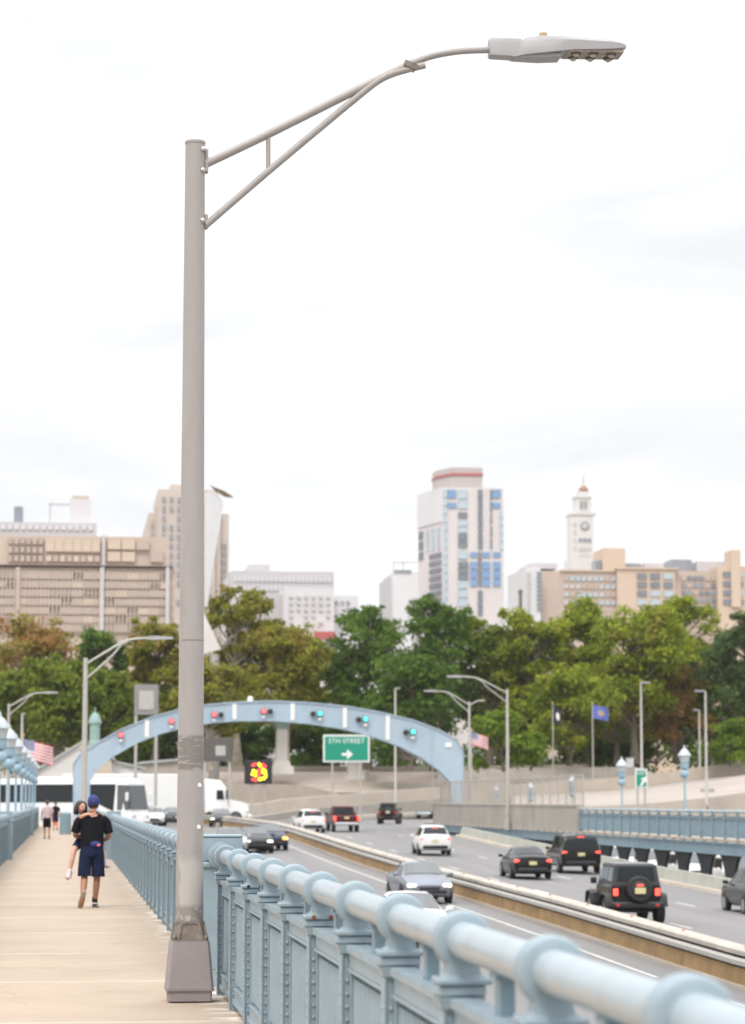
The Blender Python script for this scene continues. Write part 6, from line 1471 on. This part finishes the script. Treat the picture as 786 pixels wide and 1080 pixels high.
shoe('shoe', (-.125, -.275, .265), (-.185, -.19, .012), (.2, .9, .35), M['shoe'], man, .28)
sh = shoe('shoe', (.05, .04, .012), (.085, .30, .012), (0, 0, 1), M['shoe'], man)
MB().lathe((.056, .09, .115), [(.043, -.035), (.046, .0), (.044, .05)], 14).build('sock', M['sock'], man)
MB().prism([(-.03, .03), (.03, .03), (.042, .06), (-.042, .055)], .02, .03).build('stripe', M['sock'], sh, loc=(.05, 0, 0))
# pouch at the back of the waist
po = MB().sph((.05, -.135, 1.005), .07, 12, (1.25, .4, .72)).build('waist_pouch', M['capblue'], man)
MB().sph((.10, -.155, .99), .03, 10, (1.1, .5, .8)).build('patch', mat('pouch_patch', (.62, .12, .2), .6, var=.2, scale=30), po)
# child on his left arm, looking back over his shoulder (faces the viewer: -Y)
gx = Vector(g0)
kid = thing('person', 'small girl with long dark hair carried by the man, looking back over his shoulder', 'person', g0, 0)
K = {'pel': (-.10, .24, 1.06, (.09, .085)), 'waist': (-.11, .24, 1.18, (.08, .075)), 'chest': (-.13, .215, 1.32, (.085, .07)), 'neck': (-.165, .165, 1.475, .034), 'skull': (-.175, .13, 1.53, .045),
     'shl': (-.255, .19, 1.395, .042), 'ell': (-.225, .03, 1.40, .034), 'el2': (-.15, -.09, 1.455, .031), 'wrl': (-.075, -.105, 1.485, .024), 'shr': (-.03, .21, 1.41, .042), 'elr': (.06, .19, 1.39, .034), 'wrr': (.10, .10, 1.45, .026),
     'hil': (-.20, .22, 1.03, .07), 'knl': (-.29, .08, .90, .048), 'shl2': (-.315, .03, .76, .042), 'anl': (-.345, .02, .60, .03), 'tol': (-.365, -.05, .54, .024),
     'hir': (.04, .24, 1.03, .07), 'knr': (.15, .27, .93, .048), 'anr': (.205, .20, .74, .03), 'tor': (.225, .15, .69, .024)}
KE = [('pel', 'waist'), ('waist', 'chest'), ('chest', 'neck'), ('neck', 'skull'), ('chest', 'shl'), ('shl', 'ell'), ('ell', 'el2'), ('el2', 'wrl'), ('chest', 'shr'), ('shr', 'elr'), ('elr', 'wrr'), ('pel', 'hil'), ('hil', 'knl'), ('knl', 'shl2'), ('shl2', 'anl'), ('anl', 'tol'), ('pel', 'hir'), ('hir', 'knr'), ('knr', 'anr'), ('anr', 'tor')]
WR = 'wrl'; hand(K, KE, K['wrl'][:3], (1, -.02, -.12), (0, .3, 1), .009); WR = 'wrr'; hand(K, KE, K['wrr'][:3], (.1, -1, .1), (1, 0, .2), .009)
kb = skin('body', K, KE, M['girlskin'], kid)
hc = Vector((-.178, .10, 1.585)); hm, hrot = head_mesh(hc, .20, R(28), R(8)); join_into(kb, hm, M['girlskin'])
hp_ = lambda x, y, z: hc + hrot @ Vector((x, y, z))
for s in (-1, 1):
    MB().sph(hp_(s * .028, -.072, .004), .009, 8, (1.5, .6, .7)).build('eye', M['eye'], kid)
    MB().sph(hp_(s * .029, -.074, .022), .008, 8, (2.2, .5, .35)).build('eyebrow', M['hair'], kid)
MB().sph(hp_(0, -.074, -.048), .010, 8, (2.0, .6, .5)).build('mouth', M['lips'], kid)
H = MB()
for a, b, r in (((0, .015, .045), 0, .082),):
    H.sph(hp_(0, .022, .03), .088, 16, (.95, 1.0, .95))
for k in range(26):
    th = R(-20 + k * 9); x, y = math.cos(th) * .076, math.sin(th) * .085 + .012
    L_ = .09 + .05 * math.sin(k * 1.7)
    p0 = hp_(x * .55, y * .55 + .01, .098); p1 = hp_(x * 1.03, y, .03); p2 = hp_(x * 1.16, y * 1.02, -.05); p3 = p2 + Vector((random.uniform(-.015, .012), random.uniform(-.01, .02), -L_ * .55))
    H.tube(catmull([p0, p1, p2, p3], 3), [.014, .02, .022, .022, .022, .022, .021, .019, .016, .007], 7)
H.build('hair', M['hair'], kid, 180)
KT = {'waist': (-.11, .24, 1.16, (.098, .092)), 'chest': (-.13, .215, 1.32, (.1, .085)), 'shl': (-.25, .19, 1.395, .054), 'sll': (-.238, .08, 1.397, .052), 'shr': (-.03, .21, 1.41, .054), 'slr': (.02, .2, 1.4, .048), 'nk': (-.155, .18, 1.43, .05)}
skin('shirt', KT, [('waist', 'chest'), ('chest', 'nk'), ('chest', 'shl'), ('shl', 'sll'), ('chest', 'shr'), ('shr', 'slr')], M['pinkshirt'], kid)
KS = {'pel': (-.10, .24, 1.06, (.108, .1)), 'hil': (-.20, .21, 1.03, .086), 'kl': (-.268, .11, .93, .066), 'hir': (.04, .24, 1.03, .086), 'kr': (.11, .26, .97, .068)}
skin('shorts', KS, [('pel', 'hil'), ('hil', 'kl'), ('pel', 'hir'), ('hir', 'kr')], M['navy_cloth'], kid)
pink = mat('pink_white_shoe', (.60, .46, .48), .6, var=.15)
shoe('shoe', (-.34, .04, .555), (-.372, -.055, .485), (0, -.4, .8), pink, kid, .17)
shoe('shoe', (.205, .225, .695), (.235, .12, .655), (0, -.3, .9), pink, kid, .17)
# far walker
def walker(label, px, py, hgt, shirt, shorts, rz=0.0, seed=1):
    q = gp(px, py, 0); f = hgt / 1.75
    t = thing('person', label, 'person', q, rz); t.scale = (f, f, f)
    jj = {'pel': (0, 0, .95, (.13, .1)), 'waist': (0, 0, 1.1, (.12, .09)), 'chest': (0, 0, 1.3, (.15, .1)), 'top': (0, .01, 1.43, (.1, .075)), 'neck': (0, .02, 1.51, .055), 'skull': (0, .03, 1.58, .05), 'shl': (-.175, 0, 1.42, .058), 'ell': (-.24, -.02, 1.15, .044), 'wrl': (-.25, .1, .9, .032), 'shr': (.175, 0, 1.42, .058), 'elr': (.23, .03, 1.15, .044), 'wrr': (.24, -.05, .9, .032),
          'hil': (-.09, 0, .9, .09), 'knl': (-.1, .10, .5, .055), 'anl': (-.1, .06, .09, .036), 'tol': (-.11, .2, .03, .03), 'hir': (.09, 0, .9, .09), 'knr': (.1, -.02, .5, .055), 'anr': (.1, -.16, .12, .036), 'tor': (.11, -.04, .03, .03)}
    ee = [('pel', 'waist'), ('waist', 'chest'), ('chest', 'top'), ('top', 'neck'), ('neck', 'skull'), ('top', 'shl'), ('shl', 'ell'), ('ell', 'wrl'), ('top', 'shr'), ('shr', 'elr'), ('elr', 'wrr'), ('pel', 'hil'), ('hil', 'knl'), ('knl', 'anl'), ('anl', 'tol'), ('pel', 'hir'), ('hir', 'knr'), ('knr', 'anr'), ('anr', 'tor')]
    global WR
    WR = 'wrl'; hand(jj, ee, jj['wrl'][:3], (0, .1, -1), (0, 1, 0)); WR = 'wrr'; hand(jj, ee, jj['wrr'][:3], (0, -.05, -1), (0, 1, 0))
    b_ = skin('body', jj, ee, M['skin_tan'], t, 1); hm, _ = head_mesh((0, .04, 1.645), .23, PI); join_into(b_, hm, M['skin_tan'])
    MB().sph((0, .025, 1.69), .105, 14, (.9, 1.05, .85)).build('hair', M['hair'], t, 180)
    shirt_mesh(t, shirt, (((-.13, .0, 1.41), (-.2, .0, 1.35), (-.232, -.01, 1.2)), ((.13, .0, 1.41), (.2, .01, 1.35), (.225, .02, 1.2))), .92)
    shorts_mesh(t, shorts, ([(-.09, 0, .90, .10, .115), (-.095, .04, .72, .098, .108), (-.1, .085, .54, .095, .1)], [(.09, 0, .90, .10, .115), (.095, .0, .72, .098, .108), (.1, -.01, .54, .095, .1)]))
    shoe('shoe', (-.1, .0, .012), (-.11, .26, .012), (0, 0, 1), M['sock'], t); shoe('shoe', (.1, -.22, .07), (.11, .02, .012), (0, 0, 1), M['sock'], t)
    return t
walker('far pedestrian in pink checked shirt and black shorts on the left of the walkway', 49.5, 885, 1.68, M['pinkcheck'], M['black_cloth'])
walker('distant pedestrian in dark clothes beside the traffic cone', 58.5, 876, 1.6, M['black_cloth'], M['navy_cloth'])
# cone and bin
q = gp(59, 870.5, 0); t = thing('traffic_cone', 'orange traffic cone beside the far pedestrians on the walkway', 'traffic cone', q)
MB().rbox((0, 0, .02), (.42, .42, .04), .01).build('base', M['orange'], t); MB().lathe((0, 0, .04), [(.15, 0), (.035, .78), (.03, .8)], 18).build('cone', M['orange'], t)
MB().lathe((0, 0, .42), [(.098, 0), (.074, .16)], 18).build('band', M['white'], t)
q = gp(69, 880, 0); t = thing('litter_bin', 'blue grey litter bin at the left of the man, in the middle of the walkway', 'litter bin', q)
MB().lathe((0, 0, 0), [(.27, 0), (.29, .02), (.29, .95), (.25, 1.0)], 8).build('bin', M['blue_dark'], t); MB().lathe((0, 0, 1.0), [(.29, 0), (.29, .05), (.2, .14), (.02, .16)], 8).build('lid', M['blue'], t)

# ------------------------------------------------------------------ thin summer haze between here and the skyline
hz = MB().b2((-3050, -450, -10), (3050, 4550, 190)).mesh('haze', bpy.data.materials.new('haze_air'), 0)
hm_ = hz.materials[0]; hm_.use_nodes = True; nt = hm_.node_tree; nt.nodes.clear()
out = nt.nodes.new('ShaderNodeOutputMaterial'); pv = nt.nodes.new('ShaderNodeVolumePrincipled')
pv.inputs['Color'].default_value = (.97, .98, 1.0, 1); pv.inputs['Density'].default_value = HAZE; pv.inputs['Anisotropy'].default_value = .2
nt.links.new(pv.outputs['Volume'], out.inputs['Volume'])
tag(link('haze', hz), 'thin pale haze in the air over the city', kind='stuff')
